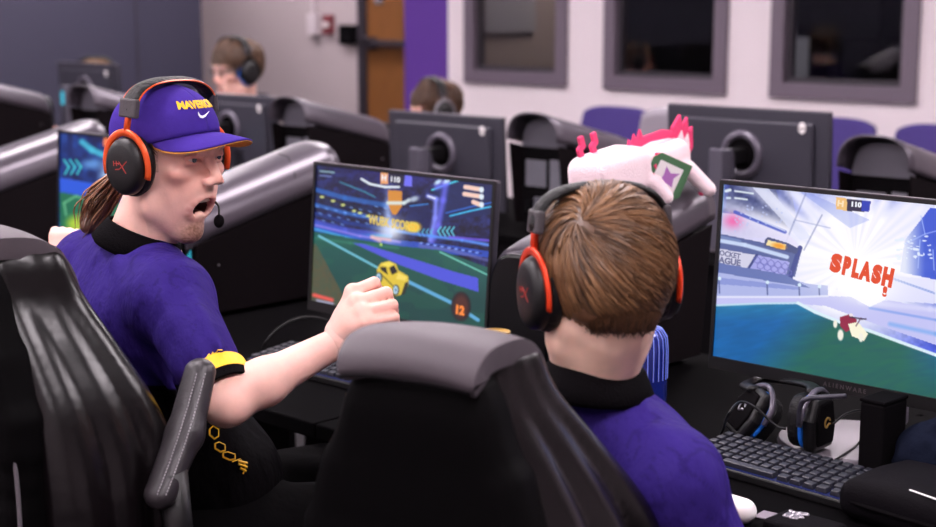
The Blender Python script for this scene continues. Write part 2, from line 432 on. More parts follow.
mk('pipe', *xf(cyl(.015,.015,1.35,12), (0,-.03,.09)), M['wall'], t)

# ceiling lights
for i_, (x_, y_) in enumerate([(-10.2,7.4),(-8.6,7.2)]):  # unseen corridor pair, added to brighten the taupe wall
    cl = thing('ceiling_light', 'added unseen light brightening the corridor before the wooden door', 'ceiling light', (x_,y_,2.8), 0, 'added corridor lights')
    mk('frame', *join(box(-.32,.32,-.32,-.3,-.03,0), box(-.32,.32,.3,.32,-.03,0), box(-.32,-.3,-.32,.32,-.03,0), box(.3,.32,-.32,.32,-.03,0)), M['white'], cl)
    mk('diffuser', *box(-.3,.3,-.3,.3,-.022,-.004), M['lamp'], cl)
proto = None
for ix in range(4):
    for iy in range(4):
        x = -8.0+ix*2.6; y = -1.6+iy*2.3
        if proto is None:
            proto = thing('ceiling_light', 'recessed ceiling light panel of the gaming room', 'ceiling light', (x,y,2.8), 0, 'recessed ceiling light panels')
            mk('frame', *join(box(-.32,.32,-.62,-.6,-.03,0), box(-.32,.32,.6,.62,-.03,0), box(-.32,-.3,-.62,.62,-.03,0), box(.3,.32,-.62,.62,-.03,0)), M['white'], proto)
            mk('diffuser', *box(-.3,.3,-.6,.6,-.022,-.004), M['lamp'], proto)
        else: dup(proto, (x,y,2.8))
w = bpy.data.worlds.new('World'); SC.world = w; w.use_nodes = True
w.node_tree.nodes['Background'].inputs[0].default_value = (.75,.7,.78,1); w.node_tree.nodes['Background'].inputs[1].default_value = .12

# ================================================================== DESKS
DZ = .75
def desk(x0, x1, y0, y1, label, back, grp):
    t = thing('gaming_desk', label, 'desk', ((x0+x1)/2,(y0+y1)/2,0), 0, grp)
    hx, hy = (x1-x0)/2-.003, (y1-y0)/2
    mk('desktop', *box(-hx,hx,-hy,hy,DZ-.03,DZ), M['desk'], t, bevel=.004)
    yb = hy*back
    mk('modesty_panel', *box(-hx+.03,hx-.03,yb-.012,yb+.012,.18,DZ-.03), M['matte'], t)
    for sx in (-1,1):
        mk('leg', *join(box(sx*(hx-.06)-.025,sx*(hx-.06)+.025,-.03,.03,.03,DZ-.03), box(sx*(hx-.06)-.03,sx*(hx-.06)+.03,-hy+.06,hy-.06,0,.03)), M['black'], t, bevel=.004)
    return t
dl = {-.15:'black desk under the nearest monitor at the right edge, beside the boy', 0:'x'}
own = [(-4.80,-3.68,'black desk at the far left, holding the leftmost large computer'), (-3.68,-2.58+.02-.55+.0,None)]
for x0, x1, lb in [(-5.36,-4.24,'black desk beyond the left edge, left of the small partly hidden screen'),
                   (-4.24,-3.12,'black desk behind the man in the cap, under the partly hidden screen'),
                   (-3.12,-2.02,'black desk under the screen with the yellow car and the raised arm'),
                   (-2.02,-.90,'black desk in front of the boy, under the orange splash screen')]:
    desk(x0, x1, 1.71, 2.66, lb, .85, 'desks of the near row')
for x0, x1, lb in [(-8.4,-6.75,'desk of the far row under the leftmost far computers'), (-6.75,-5.5,'desk of the far row in front of the player with only hair visible'),
                   (-5.5,-4.25,'desk of the far row in front of the player with glasses'), (-4.25,-3.0,'desk of the far row before the player by the purple column'),
                   (-3.0,-1.7,'desk of the far row under the monitor showing its back at right')]:
    desk(x0, x1, 3.62, 4.62 if x0 < -6.5 else 4.36, lb, -.95, 'desks of the far row')

# ================================================================== DESKTOP COMPUTERS
PCW = .112
def arch(y, a=PCW, drop=0, n=20, L=.45, e=.78):
    zt = .285+(.11)*(y/L) - drop; out = []
    for i in range(n+1):
        th = PI*i/n; c, s = math.cos(th), math.sin(th)
        out.append((a*math.copysign(abs(c)**e, c), y, zt-.095+(.095)*abs(s)**e))
    return out
def make_pc():
    t = thing('computer_tower', 'x', 'computer')
    # lower body
    V = []; F = []; ys = [0,.02,.2,.39]
    for k, y in enumerate(ys):
        a = PCW-.006 if k else PCW-.02
        top = arch(y, a, .012); sec = [(a,y,.012),(a-.012,y,0)] ; sec = [(a-.015,y,.004),(a,y,.03)] + top + [(-a,y,.03),(-a+.015,y,.004)]
        V += sec; n = len(sec)
    for k in range(len(ys)-1):
        for i in range(n): F.append((k*n+i,k*n+(i+1)%n,(k+1)*n+(i+1)%n,(k+1)*n+i))
    F.append(tuple(range(n))); F.append(tuple(range((len(ys)-1)*n, len(ys)*n))[::-1])
    mk('tower_body', V, F, M['case'], t)
    # curved shell on top
    rows = []
    for y, a, d in [(-.012,PCW-.03,.03),(-.008,PCW-.012,.012),(.01,PCW-.002,.003),(.05,PCW,0),(.2,PCW+.001,0),(.43,PCW+.002,0),(.462,PCW,.002)]: rows.append(arch(y,a,d,26))
    n = len(rows[0]); V = [p for r_ in rows for p in r_]; F = [(k*n+i,k*n+i+1,(k+1)*n+i+1,(k+1)*n+i) for k in range(len(rows)-1) for i in range(n-1)]
    mk('top_shell', *shell((V,F), .006), M['shell'], t, smooth=True)
    mk('shell_seam', *tube([(PCW*1.02,.3,.285+.11*.3/.45-.09),(PCW*.9,.315,.285+.11*.315/.45-.035),(PCW*.45,.335,.285+.11*.335/.45+.0005),(0,.345,.37)], .0012), M['black'], t)
    # side covers running back from the panel under the shell
    for sx in (-1,1):
        mk('side_cover', *prism([(.0,.012),(.42,.012),(.452,.29),(.0,.185)], sx*(PCW-.003)-.003, sx*(PCW-.003)+.003, 'x'), M['case'], t, bevel=.002)
        mk('screw', *xf(cyl(.003,.003,.003,10), (sx*(PCW+.001),.06,.13), (0,sx*PI/2,0)), M['silver'], t)
    # front
    oval = [(.088*math.copysign(abs(math.cos(q))**.55, math.cos(q)), -.012, .145+.125*math.copysign(abs(math.sin(q))**.8, math.sin(q))) for q in [2*PI*i/48 for i in range(48)]]
    mk('front_panel', *prism([(x*.90,z) for x,_,z in oval], -.042, .0, 'y'), M['blackgloss'], t, bevel=.006)
    mk('front_surround', *prism([(x*1.10,.145+(z-.145)*1.03) for x,_,z in oval], -.004, .012, 'y'), M['black'], t)
    for sx in (-1,1):
        for o in (0,.009): mk('light_strip', *tube([(sx*(.083+o),-.006,.06),(sx*(.084+o),-.006,.12),(sx*(.083+o),-.006,.205)], .0015, 8), M['led'], t)
    # back
    b = mk('rear_plate', *prism([(-.095,.012),(.095,.012),(.095,.27),(-.095,.27)], .39, .396, 'y'), M['matte'], t)
    top = [(p[0]*.86, p[2]-.018) for p in arch(.42,PCW,0,16)]
    mk('rear_grille', *prism(top, .392, .400, 'y'), mat('perforated_grey', (92,88,98), .6, .2, noise=.5, nscale=400) if 'perf' not in M else M['perf'], t)
    mk('port_plate', *box(-.075,-.03,.396,.402,.12,.235), M['steel'], t)
    fan = join(xf(cyl(.036,.036,.004,24), (.035,.396,.185), (-PI/2,0,0)), box(-.01,.08,.396,.399,.14,.23)); mk('fan_guard', *fan, M['steel'], t)
    for k in range(5): mk('slot_cover', *box(-.08,.04,.396,.402,.03+.016*k,.04+.016*k), M['steel'], t)
    mk('power_inlet', *box(.05,.085,.396,.403,.05,.09), M['blackgloss'], t)
    return t
M['perf'] = mat('perforated_grey', (92,88,98), .6, .2, noise=.5, nscale=400)
pc = make_pc(); pc['group'] = 'curved gaming computers'
own_pc = [(-5.18,'large curved computer beyond the left edge of the near row'),(-4.08,'large curved grey-topped computer at the left edge, beside the small partly hidden screen'),
          (-3.01,'large curved computer between the man in the cap and the screen with the yellow car'),(-1.91,'large curved computer behind the boy with the pink plush lying on it')]
for i, (x, lb) in enumerate(own_pc):
    if i == 0: pc.location = (x,2.1,DZ); pc['label'] = lb
    else: dup(pc, (x,2.18 if i == 3 else 2.1,DZ), 0, lb)
far_pc = [(-7.16,3.75,'far-row computer at the extreme left, only its bright ridge end showing'),(-5.93,3.70,'far-row computer behind the cap, its dark arch open to the left'),
          (-4.56,3.76,'far-row computer between the glasses player and the purple column player'),(-3.29,3.76,'far-row computer seen open-backed above the boy and left of the plush'),
          (-2.04,3.76,'far-row computer at the right edge above the splash screen')]
for x, y, lb in far_pc: dup(pc, (x,y+.45,DZ), PI, lb)

# ================================================================== SCREEN PICTURES
def polymask(px, py, pts):
    m = np.zeros(px.shape, bool); n = len(pts)
    for i in range(n):
        x0,y0 = pts[i]; x1,y1 = pts[(i+1)%n]
        if y0 == y1: continue
        c = ((y0 > py) != (y1 > py)) & (px < (x1-x0)*(py-y0)/(y1-y0)+x0); m ^= c
    return m
class Pic:
    def __init__(s, px, py): s.x = px; s.y = py; s.c = np.zeros(px.shape+(3,))
    def mix(s, m, c, a=1.0):
        m = np.clip(np.asarray(m, float)*a, 0, 1)[...,None]; s.c = s.c*(1-m)+np.asarray(c, float)*m
    def poly(s, pts, c, a=1.0): s.mix(polymask(s.x,s.y,pts), c, a)
    def seg(s, a, b, w, c, al=1.0, soft=.7):
        ax,ay = a; bx,by = b; dx,dy = bx-ax,by-ay; t = np.clip(((s.x-ax)*dx+(s.y-ay)*dy)/(dx*dx+dy*dy), 0, 1)
        d = np.hypot(s.x-ax-t*dx, s.y-ay-t*dy); s.mix(1-ramp(d, w/2-soft/2, w/2+soft/2), c, al)
    def path(s, pts, w, c, al=1.0, soft=.7):
        for a, b in zip(pts[:-1], pts[1:]): s.seg(a, b, w, c, al, soft)
    def blob(s, cx, cy, rx, ry, c, al=1.0, soft=.15, rot=0):
        X = (s.x-cx)*math.cos(rot)+(s.y-cy)*math.sin(rot); Y = -(s.x-cx)*math.sin(rot)+(s.y-cy)*math.cos(rot)
        d = np.hypot(X/rx, Y/ry); s.mix(1-ramp(d, 1-soft, 1+soft), c, al)
    def glow(s, cx, cy, rx, ry, c, al=1.0):
        d = ((s.x-cx)/rx)**2+((s.y-cy)/ry)**2; s.mix(np.exp(-d), c, al)
def vnoise(x, y, sc, seed=0):
    xi = x/sc; yi = y/sc; x0 = np.floor(xi).astype(int); y0 = np.floor(yi).astype(int); fx = xi-x0; fy = yi-y0
    def h(a, b): 
        v = np.sin(a*127.1+b*311.7+seed*74.7)*43758.5453; return v-np.floor(v)
    fx = fx*fx*(3-2*fx); fy = fy*fy*(3-2*fy)
    return (h(x0,y0)*(1-fx)+h(x0+1,y0)*fx)*(1-fy)+(h(x0,y0+1)*(1-fx)+h(x0+1,y0+1)*fx)*fy
def pic_car(p):
    x, y = p.x, p.y
    n1 = vnoise(x,y*2,7,1); n2 = vnoise(x,y,2.2,2)
    p.mix(np.ones_like(x), (20,24,70))
    p.c += (n1[...,None]-.5)*np.array([25,35,70])+(n2[...,None]-.5)*np.array([20,30,50])
    p.mix(ramp(x+(y-170)*1.2, 330, 300), (28,80,160), .5)
    p.glow(400,170,60,18,(40,40,140),.7)
    # stands: sloping bands of blue light on the left, rising to the right on the right
    for k, (y0, w, c) in enumerate([(190,5,(40,110,200)),(197,3,(20,40,90)),(205,4,(50,120,215)),(214,4,(24,60,150)),(222,5,(70,90,220)),(229,4,(40,170,220))]):
        p.path([(310,y0-2),(345,y0+8),(390,y0+16 if y0 < 215 else 236)], w, c, .75, 2)
    p.path([(312,192),(330,199),(350,206),(372,215)], 2.0, (30,30,40), .9)
    for k, (a, b) in enumerate([(322,197),(333,201),(343,205),(354,211),(360,213),(368,216)]): p.blob(a,b,2.2,1.1,(225,235,130),1,.4)
    p.path([(340,182),(365,192),(375,197)], 1.4, (60,160,180), .8)
    for k in range(26):
        a = 316+k*3.1; p.seg((a, 206+(k*7)%19), (a+2.5, 207+(k*7)%19), 1.1, (120,170,250), .8)
    p.poly([(432,190),(455,180),(494,172),(494,214),(440,222)], (18,36,92), .85)
    p.path([(432,190),(448,184),(463,179)], 1.8, (70,210,235), 1)
    p.path([(450,216),(470,211),(494,206)], 1.6, (60,190,240), 1); p.path([(446,213),(470,207),(494,202)], 1.2, (40,120,230), .9)
    p.path([(410,206),(428,204)], 1.2, (60,150,240), .9)
    p.poly([(408,208),(430,204),(430,232),(404,230)], (18,30,88), .8)
    p.path([(437,187),(446,183),(443,200),(438,225),(432,242)], 6, (110,110,245), .75, 4)
    p.path([(428,196),(436,199),(435,218),(430,240)], 4.5, (130,140,250), .9, 3)
    for cx, cy in [(438,182),(447,181)]: p.blob(cx,cy,4,2,(200,225,250),1,.5,-.5)
    p.path([(428,196),(435,198.5)], 1.6, (235,240,250), 1)
    for k in range(4):
        cx = 418+k*4.2; p.path([(cx+2,229),(cx,232),(cx+2,236)], 1.2, (90,190,220), .9)
        cx = 438+k*4.4; p.path([(cx+3,227),(cx,231),(cx+3,236)], 1.5, (100,215,235), .9)
    p.path([(396,231),(430,236),(462,240),(494,246)], 3, (90,150,250), .9, 2)
    p.path([(450,237),(494,241)], 2.5, (120,90,240), .8, 1)
    p.poly([(310,221),(350,232),(396,240),(440,244),(494,252),(494,258),(400,250),(309,234)], (48,90,215), .8)
    p.path([(311,224),(360,236),(400,242)], 2, (180,140,235), .7, 1.5); p.path([(311,228),(360,241)], 1.5, (70,220,220), .6)
    p.glow(391,230,14,12,(235,240,255),1.0); p.glow(388,212,4,24,(180,200,255),.7); p.path([(380,241),(372,237),(390,240)], 3, (240,190,190), .8, 2)
    # field
    g = (20,88,82)
    fm = polymask(x,y,[(309,230),(345,237),(400,246),(440,250),(500,272),(500,345),(300,320)])
    p.mix(fm, g); p.mix(fm*ramp(y,235,300), (16,62,62), .8); p.mix(fm*ramp(x,420,494)*ramp(y,300,260), (40,110,110), .5)
    p.mix(fm*(vnoise(x*.6,y,9,5) > .55), (30,100,76), .3)
    p.path([(316,238),(350,243),(398,248)], 2.5, (60,140,110), .6, 2)
    p.poly([(309,245),(316,244),(352,312),(300,312)], (98,88,62), .62); p.mix(polymask(x,y,[(309,245),(316,244),(352,312),(300,312)])*vnoise(x,y,3,4), (120,80,50), .4)
    p.path([(319,236),(380,269)], 2.2, (120,200,225), .95, 1); p.path([(409,282),(452,303),(478,320)], 3.6, (100,175,225), .95, 1)
    p.poly([(353,243),(364,244),(420,261),(455,272),(478,278),(478.5,292),(440,280),(400,265)], (82,86,225), .95)
    p.path([(440,252),(465,264),(494,278)], 1.4, (130,220,200), .9)
    p.path([(420,246),(450,250),(494,262)], 3, (110,110,180), .7, 2)
    for k in range(18): p.seg((420+k*3.5,243+k*.6),(422+k*3.5,243+k*.6),1.6,(30,30,90) if k%2 else (150,180,250),.8)
    p.blob(381,244.5,1.3,1.3,(190,230,90))
    # overlays: score plates, boost gauge, names
    p.poly([(380.5,172),(388,173),(388,184),(380.5,184)], (235,165,110)); p.poly([(405,174.5),(412,175.5),(412,187),(404,186)], (110,110,240)); p.poly([(389,173),(404,175),(404,184),(389,183)], (26,24,52), .9)
    p.path([(361.5,179),(370,184),(385,187),(399,187)], 2.2, (235,245,250), 1)
    p.poly([(388,190),(402,191),(402,206),(396,215),(392,214),(388,204)], (214,140,50)); p.path([(388,203),(404,203),(409,200)], 3.5, (220,235,235), .9, 1.5); p.blob(414,199,5,2.6,(190,205,225),.9,.5,-.3)
    p.blob(413,227,8,5.2,(245,190,50),1,.3)
    for yy, x0 in ((188,463.5),(195,462.5),(203,471.5)): p.path([(x0+2,yy-1),(479,yy+1.2)], 4.6, (245,205,190), 1, .8); p.blob(481.5,yy+1.8,2.4,3,(225,235,245))
    p.blob(461,306.5,9.8,14.5,(30,18,26),.97,.12); p.blob(461,306.5,7.2,12,(84,42,34),.95,.3)
    p.path([(320,171),(334,172.5)], 1.6, (170,215,215), .8); p.path([(320,175.5),(331,176.5)], 1.4, (130,150,210), .8)
    p.path([(314,295),(332,300)], 3.6, (235,90,80), 1, 1.4); p.path([(317,300.5),(333,304)], 2.2, (190,190,225), .9, 1)
    # the yellow car
    p.poly([(377,275),(385,280),(396,292),(396,298),(388,294),(378,283)], (60,58,24), 1)
    p.poly([(377,269),(381,263),(389,261),(396,264),(398,270),(408,276),(409,283),(404,294),(396,296),(384,288),(377,280)], (226,196,60))
    p.poly([(380,267),(386,267),(388,275),(381,270)], (40,36,30)); p.poly([(389,268),(394,265),(398,272),(392,275)], (28,26,34))
    p.poly([(381,264),(389,261.5),(395,264),(388,267)], (244,222,90)); p.poly([(398,273),(407,277),(405,281),(396,279)], (246,220,100))
    p.path([(381,274),(386,279),(393,286)], 1, (90,80,30)); p.poly([(405,283),(409,281),(405,294),(401,295)], (40,40,34))
    for a, b in ((379,277.5),(396,290)): p.blob(a,b,3.3,5.2,(30,34,40)); p.blob(a-.4,b,2.4,4.2,(190,225,245)); p.blob(a-.2,b,1,2,(90,120,160))
def pic_splash(p):
    x, y = p.x, p.y
    p.mix(np.ones_like(x), (70,90,215)); n = vnoise(x,y,3,3)
    d = np.hypot(x-855,(y-262)*1.1); ang = np.arctan2(y-262,x-855)
    rays = .5+.5*np.sin(ang*17+np.sin(ang*5)*3); rays2 = .5+.5*np.sin(ang*41+1)
    p.poly([(722,178),(790,186),(800,235),(722,240)], (66,80,160)); p.mix(polymask(x,y,[(730,184),(775,186),(790,240),(725,210)]), (60,70,120), .9)
    p.c += (n[...,None]-.5)*40
    p.mix(np.clip(1.75-d/70,0,1), (255,253,255), 1); p.mix(rays*np.clip(1.9-d/95,0,1)*(y < 300), (245,242,255), .95); p.mix(rays2*rays*np.clip(1.9-d/120,0,1)*(y < 290), (225,228,255), .6)
    p.poly([(752,187),(768,188),(812,238),(800,240)], (225,228,250), .75); p.poly([(800,192),(812,194),(870,220),(850,228)], (120,140,225), .35)
    p.path([(806,193),(794,222),(778,262)], 1.6, (120,130,180), .5, 1); p.path([(822,215),(804,250)], 1.4, (110,120,170), .6, 1); p.path([(795,220),(830,228)], 1.2, (150,160,205), .6, 1)
    # right: blue sky with nodes
    rb = polymask(x,y,[(930,208),(1030,215),(1030,300),(900,272),(905,240)]); p.mix(rb, (44,76,205), .92)
    p.mix(rb*ramp(x,925,905), (255,255,255), .8)
    for a, b in [((921,216),(925,234)),((925,234),(905,244)),((925,234),(940,230)),((918,268),(920,240)),((934,270),(933,250)),((940,230),(960,240))]: p.seg(a,b,1,(170,190,250),.8)
    rr = random.Random(4)
    for k in range(60): p.blob(rr.uniform(896,960),rr.uniform(240,262)-rr.uniform(0,6),rr.uniform(.6,2.4),rr.uniform(.5,1.4),(225,235,255),.95,.3)
    p.poly([(716,212),(735,214),(784,230),(798,244),(800,262),(717,236)], (232,226,250), .85)
    p.mix(np.exp(-(((x-733)/9)**2+((y-221)/7)**2)), (240,100,170), .9); p.path([(735,212),(760,222),(785,232)], 3.5, (60,80,190), .8, 1); p.path([(745,214),(785,231)], 1, (225,230,250), .9)
    for k in range(30): p.blob(732+rr.uniform(0,50),200+rr.uniform(0,8)+k*.8,1.0,.9,(190,200,240),.8,.4)
    p.path([(723.5,184),(722,205),(720,232)], 2.6, (150,190,235), .8, 1)
    # barrier and boards on the left
    p.poly([(717,233),(760,242),(801,252),(795,277),(716,262)], (92,104,158)); p.path([(717,240),(745,245),(787,257)], 4, (205,220,250), .95, 1.2); p.path([(717,236),(740,241)], 2.5, (120,140,190), .9)
    p.poly([(716,248),(755,255),(748,268),(716,264)], (212,210,232)); p.poly([(757,255),(790,262),(786,275),(749,268)], (168,168,232))
    p.path([(757,255),(748,269)], 2.4, (60,70,130)); p.path([(800,248),(790,278)], 5, (62,72,140))
    for k in range(5):
        for j in range(2):
            cx, cy = 757+k*7+j*3.4, 259.5+k*1.6+j*6; p.path([(cx-3,cy-1),(cx,cy-3.2),(cx+3,cy-.6),(cx+3,cy+2.2),(cx,cy+3.6),(cx-3,cy+2),(cx-3,cy-1)], .8, (110,110,190), .8)
    p.poly([(765,240),(768,237),(788,243),(799,249),(796,254),(764,246)], (76,84,130)); p.poly([(768,240),(786,244.5),(785,250),(766,245)], (245,225,170)); p.blob(779,246,6.5,2.6,(245,160,50),1,.5,.2)
    p.poly([(715,264),(786,277),(805,283),(828,286),(828,298),(715,301)], (176,184,232)); p.poly([(715,262),(786,275),(810,288),(786,284),(715,272)], (105,120,180)); p.poly([(715,277),(760,282),(800,287),(800,290),(715,284)], (138,150,215), .9)
    for a in (719,767,799,819): p.seg((a,279+(a-719)*.07),(a+.5,293+(a-719)*.03),1.4,(84,96,150),.9); p.blob(a+.5,278.5+(a-719)*.08,1.8,1.8,(215,235,250))
    p.poly([(714,296),(828,296),(880,298),(1030,330),(1030,360),(936,345),(870,322),(826,306),(800,304),(714,307)], (196,196,244))
    p.path([(714,297),(800,297),(828,296)], 2, (230,232,252), .9, 1); p.path([(870,308),(936,320),(1030,335)], 2.5, (130,160,235), .8, 1.5); p.path([(860,302),(930,309),(1030,318)], 5, (215,215,250), .8, 3); p.path([(890,324),(936,334),(1000,345)], 4, (120,170,240), .7, 3)
    p.poly([(860,272),(1030,290),(1030,310),(880,300)], (226,226,252), .9)
    for k in range(14): p.seg((893+k*3,279+k*1.0),(895+k*3,279+k*1.1),2.2,(110,140,215),.5)
    # grass
    fm = polymask(x,y,[(714,306),(760,304),(798,304),(812,310),(850,326),(880,334),(936,357),(1035,385),(1035,470),(700,380)])
    p.mix(fm, (24,104,176)); p.mix(fm*ramp(x+.9*(y-310), 790, 850), (40,106,88), 1); p.mix(fm*ramp(x,900,960)*ramp(y,400,350), (26,110,186), .9)
    p.mix(fm*ramp(y,322,306)*(x < 830), (60,160,190), .5); p.mix(fm*vnoise(x*.5+y,y*1.4,5,8), (20,70,110), .3); p.mix(fm*ramp(y,372,400), (40,90,84), .5)
    p.path([(714,305.5),(760,303.5),(798,303)], 2, (190,225,240), .9, 1); p.path([(798,303),(815,312),(840,322),(870,331),(900,342),(936,355),(1030,382)], 3.2, (222,240,250), .98, 1)
    # splash of white around the letters
    p.glow(858,268,40,24,(255,255,255),1.0); p.glow(868,290,22,12,(255,255,255),.95); p.poly([(838,255),(893,262),(885,300),(870,307),(838,290)], (255,254,255), .9)
    # red and cream little car
    p.poly([(840,317),(850,314),(857,320),(854,328),(846,332),(840,326)], (150,40,70)); p.poly([(848,324),(858,322),(868,334),(864,341),(852,336)], (250,245,220)); p.path([(850,317),(862,319),(866,319)], 1.4, (60,50,80)); p.blob(851,315,2,1.6,(240,230,235)); p.path([(856,326),(861,318)], 1, (80,40,70))
    for a, b, c_ in ((835.3,324,3.9),(840.5,335,5.6),(861,337.5,4.5)): p.blob(a,b,c_*.52,c_,(244,240,226),1,.2)
    p.path([(726,191),(730,190)], 3, (235,245,250), .9, 1); p.path([(735,191),(753,193.5)], 1.8, (235,245,250), .9, 1); p.path([(735,198),(747,199.5)], 1.8, (235,245,250), .9, 1); p.path([(727,198),(730,198)], 2.2, (220,235,250), .9, 1)
    p.poly([(836,197),(847,198.5),(847,211),(836,209)], (238,190,120)); p.poly([(847,198.5),(871,201),(869,212),(847,211)], (46,40,70)); p.poly([(862,200),(871,201),(869,212),(861,211)], (40,60,180))
def pic_side(p):
    x, y = p.x, p.y; n = vnoise(x,y,5,11)
    p.mix(np.ones_like(x), (14,40,110)); p.c += (n[...,None]-.5)*np.array([30,60,90])
    p.path([(82,142),(92,150),(106,156)], 6, (70,190,220), .9, 3); p.blob(92,164,10,5,(110,170,240),.8,.6)
    for k in range(3): p.path([(64+k*6,160),(69+k*6,167),(65+k*6,174)], 2, (60,210,215), .9, 1)
    p.poly([(60,178),(112,186),(112,200),(60,192)], (40,90,220)); p.glow(108,178,8,14,(215,235,255),.95)
    p.poly([(60,192),(130,205),(130,240),(60,240)], (28,110,80)); p.path([(66,215),(64,203),(76,196),(90,200),(92,212),(84,222)], 2, (120,200,150), .8, 1)
    p.poly([(104,135),(109,136),(108,147),(103,146)], (240,130,80)); p.blob(76,224,9,8,(190,215,60),.9,.5); p.blob(86,216,5,4,(220,230,90),.9,.5)

# ================================================================== MONITORS
def make_monitor(w, h, zb, tilt, pic, label, loc, rotz=0, group='dark gaming monitors', lift_top=.0, texts=None, stand='disc'):
    t = thing('gaming_monitor', label, 'monitor', loc, rotz, group)
    R = Matrix.Translation((0,0,zb+h/2)) @ Matrix.Rotation(-tilt, 4, 'X')
    def T(part): return [tuple(R @ Vector(p)) for p in part[0]], part[1]
    chin = .022; bz = .007
    mk('housing', *T(box(-w/2,w/2,0,.016,-h/2,h/2)), M['monback'], t, bevel=.004)
    mk('bezel', *T(join(box(-w/2,w/2,-.005,0,h/2-bz,h/2), box(-w/2,w/2,-.005,0,-h/2,-h/2+chin), box(-w/2,-w/2+bz,-.005,0,-h/2+chin,h/2-bz), box(w/2-bz,w/2,-.005,0,-h/2+chin,h/2-bz))), M['black'], t)
    mk('top_edge', *T(box(-w/2,w/2,-.004,.012,h/2,h/2+.0015)), M['shell'], t)
    # back bulge
    mk('back_cover', *T(join(prism([(-w*.42,-h*.42),(w*.42,-h*.42),(w*.42,h*.40),(-w*.42,h*.40)], .014, .03, 'y'))), M['monback'], t, bevel=.012, seg=3)
    nx, ny = (460, 259) if pic else (1,1)
    sx0, sx1, sz0, sz1 = -w/2+bz, w/2-bz, -h/2+chin, h/2-bz
    us = np.linspace(0,1,nx+1); vs = np.linspace(0,1,ny+1); U, Vv = np.meshgrid(us, vs, indexing='ij')
    L = np.stack([sx0+(sx1-sx0)*U, np.full_like(U,-.001), sz1+(sz0-sz1)*Vv], -1).reshape(-1,3)
    L = ap(np.array(R), L)
    F = np.array([(i*(ny+1)+j, i*(ny+1)+j+1, (i+1)*(ny+1)+j+1, (i+1)*(ny+1)+j) for i in range(nx) for j in range(ny)])
    if pic:
        Wd = ap(np.array(wm(t)), L); px, py = proj(Wd); p = Pic(px.reshape(nx+1,ny+1), py.reshape(nx+1,ny+1)); pic(p)
        col = s2l(np.clip(p.c,0,255)).reshape(-1,3)
        s = mk('screen', L, F, M['screenm'], t, col=col)
    else: s = mk('screen', L, F, M['blackgloss'], t)
    def on_screen(px, py):
        Rw = wm(t) @ R; o = Rw @ Vector((0,-.001,0)); n = (Rw.to_3x3() @ Vector((0,1,0))); d = Vector(ray(px,py)); c = Vector(CAM)
        k = (o-c).dot(n)/d.dot(n); return Rw.inverted() @ (c+d*k)
    t['_'] = 0; del t['_']
    for tx in (texts or []):
        st, (ax, ay), (bx, by), hh, mt, bold = tx     # centre of the left end, centre of the right end (on the screen) and letter height in metres
        a = on_screen(ax, ay); b = on_screen(bx, by); tp = text_part(st, 1.0, bold/hh if hh else 0)
        xs_ = [q[0] for q in tp[0]]; x0_, x1_ = min(xs_), max(xs_); ys_ = [q[1] for q in tp[0]]; hc = max(ys_)-min(ys_); ym = (max(ys_)+min(ys_))/2
        dx = Vector((b.x-a.x, b.z-a.z)); Ln = dx.length; dx.normalize(); dz = Vector((-dx.y, dx.x)); VV = []
        for q in tp[0]:
            uu = (q[0]-x0_)/(x1_-x0_)*Ln; vv = (q[1]-ym)/hc*hh
            VV.append((a.x+dx.x*uu+dz.x*vv, -.0022-(.0004 if q[2] > 0 else 0), a.z+dx.y*uu+dz.y*vv))
        mk('screen_lettering', *T((VV, tp[1])), mt, s)
    # maker's word on the chin
    tp = xf(text_part('A L I E N W A R E', .0105, .0002, depth=.0003), (0,-.0055,-h/2+chin*.5), (PI/2,0,0)); mk('maker_lettering', *T(tp), M['silverword'], t)
    # ring, arm, post and base behind
    ring = [(.062*math.cos(q), .031, .03+.062*math.sin(q)) for q in [2*PI*i/40 for i in range(40)]]
    mk('stand_collar', *T(tube(ring, .013, 10, True)), M['monback2'], t, smooth=True)
    mk('stand_recess', *T(xf(cyl(.055,.055,.003,32), (0,.032,.03), (-PI/2,0,0))), M['matte'], t)
    mk('stand_arm', *box(-.022,.022,.03,.15,zb+h*.5+.005,zb+h*.5+.05), M['black'], t, bevel=.006)
    hexp = [(-.036,.135),(-.018,.112),(.018,.112),(.036,.135),(.024,.175),(-.024,.175)]
    zt = zb+h*.5+.055
    pv, pf = prism(hexp, .012, zt, 'z'); pv = [(x, y-(.02 if z > .1 and y < .13 else 0), z-(.03 if z > .1 and y < .13 else 0)) for x,y,z in pv]
    mk('stand_post', pv, pf, M['postgrey'], t, bevel=.004)
    if loc[0] in (-5.15,-7.13): mk('post_light', *join(box(-.0385,-.0365,.12,.15,zt-.10,zt-.03), box(-.014,.014,.174,.177,zt-.10,zt-.03)), M['led'], t)
    mk('stand_base', *xf(cyl(.128,.125,.010,48), (0,.02,0)), M['basegrey'], t, bevel=.002)
    for k in range(4):
        for sx in (-1,1): mk('back_vent', *T(box(sx*.028 if sx > 0 else -.088,sx*.028+.06 if sx > 0 else -.028,.0295,.0312,-h*.22-.02*k,-h*.22-.02*k+.009)), M['matte'], t)
    head = [(.0125*math.cos(q)*(1 if math.sin(q) > 0 else .75+.25*math.cos(q)**2), .031, .017*math.sin(q)) for q in [2*PI*i/24 for i in range(24)]]
    hd = prism([(x,z) for x,_,z in head], .030, .032, 'y')
    lg = mk('alien_head_logo', *T(([(x-w*.36,y,z+h*.36) for x,y,z in hd[0]], hd[1])), M['white'], t)
    for sx in (-1,1):
        e = [(.005*math.cos(q), .0025*math.sin(q)) for q in [2*PI*i/12 for i in range(12)]]
        e = [(-w*.36+sx*.0055+a*math.cos(sx*.6)-b*math.sin(sx*.6), h*.36-.002+a*math.sin(sx*.6)+b*math.cos(sx*.6)) for a,b in e]
        mk('logo_eye', *T(prism(e, .032, .0325, 'y')), M['matte'], lg)
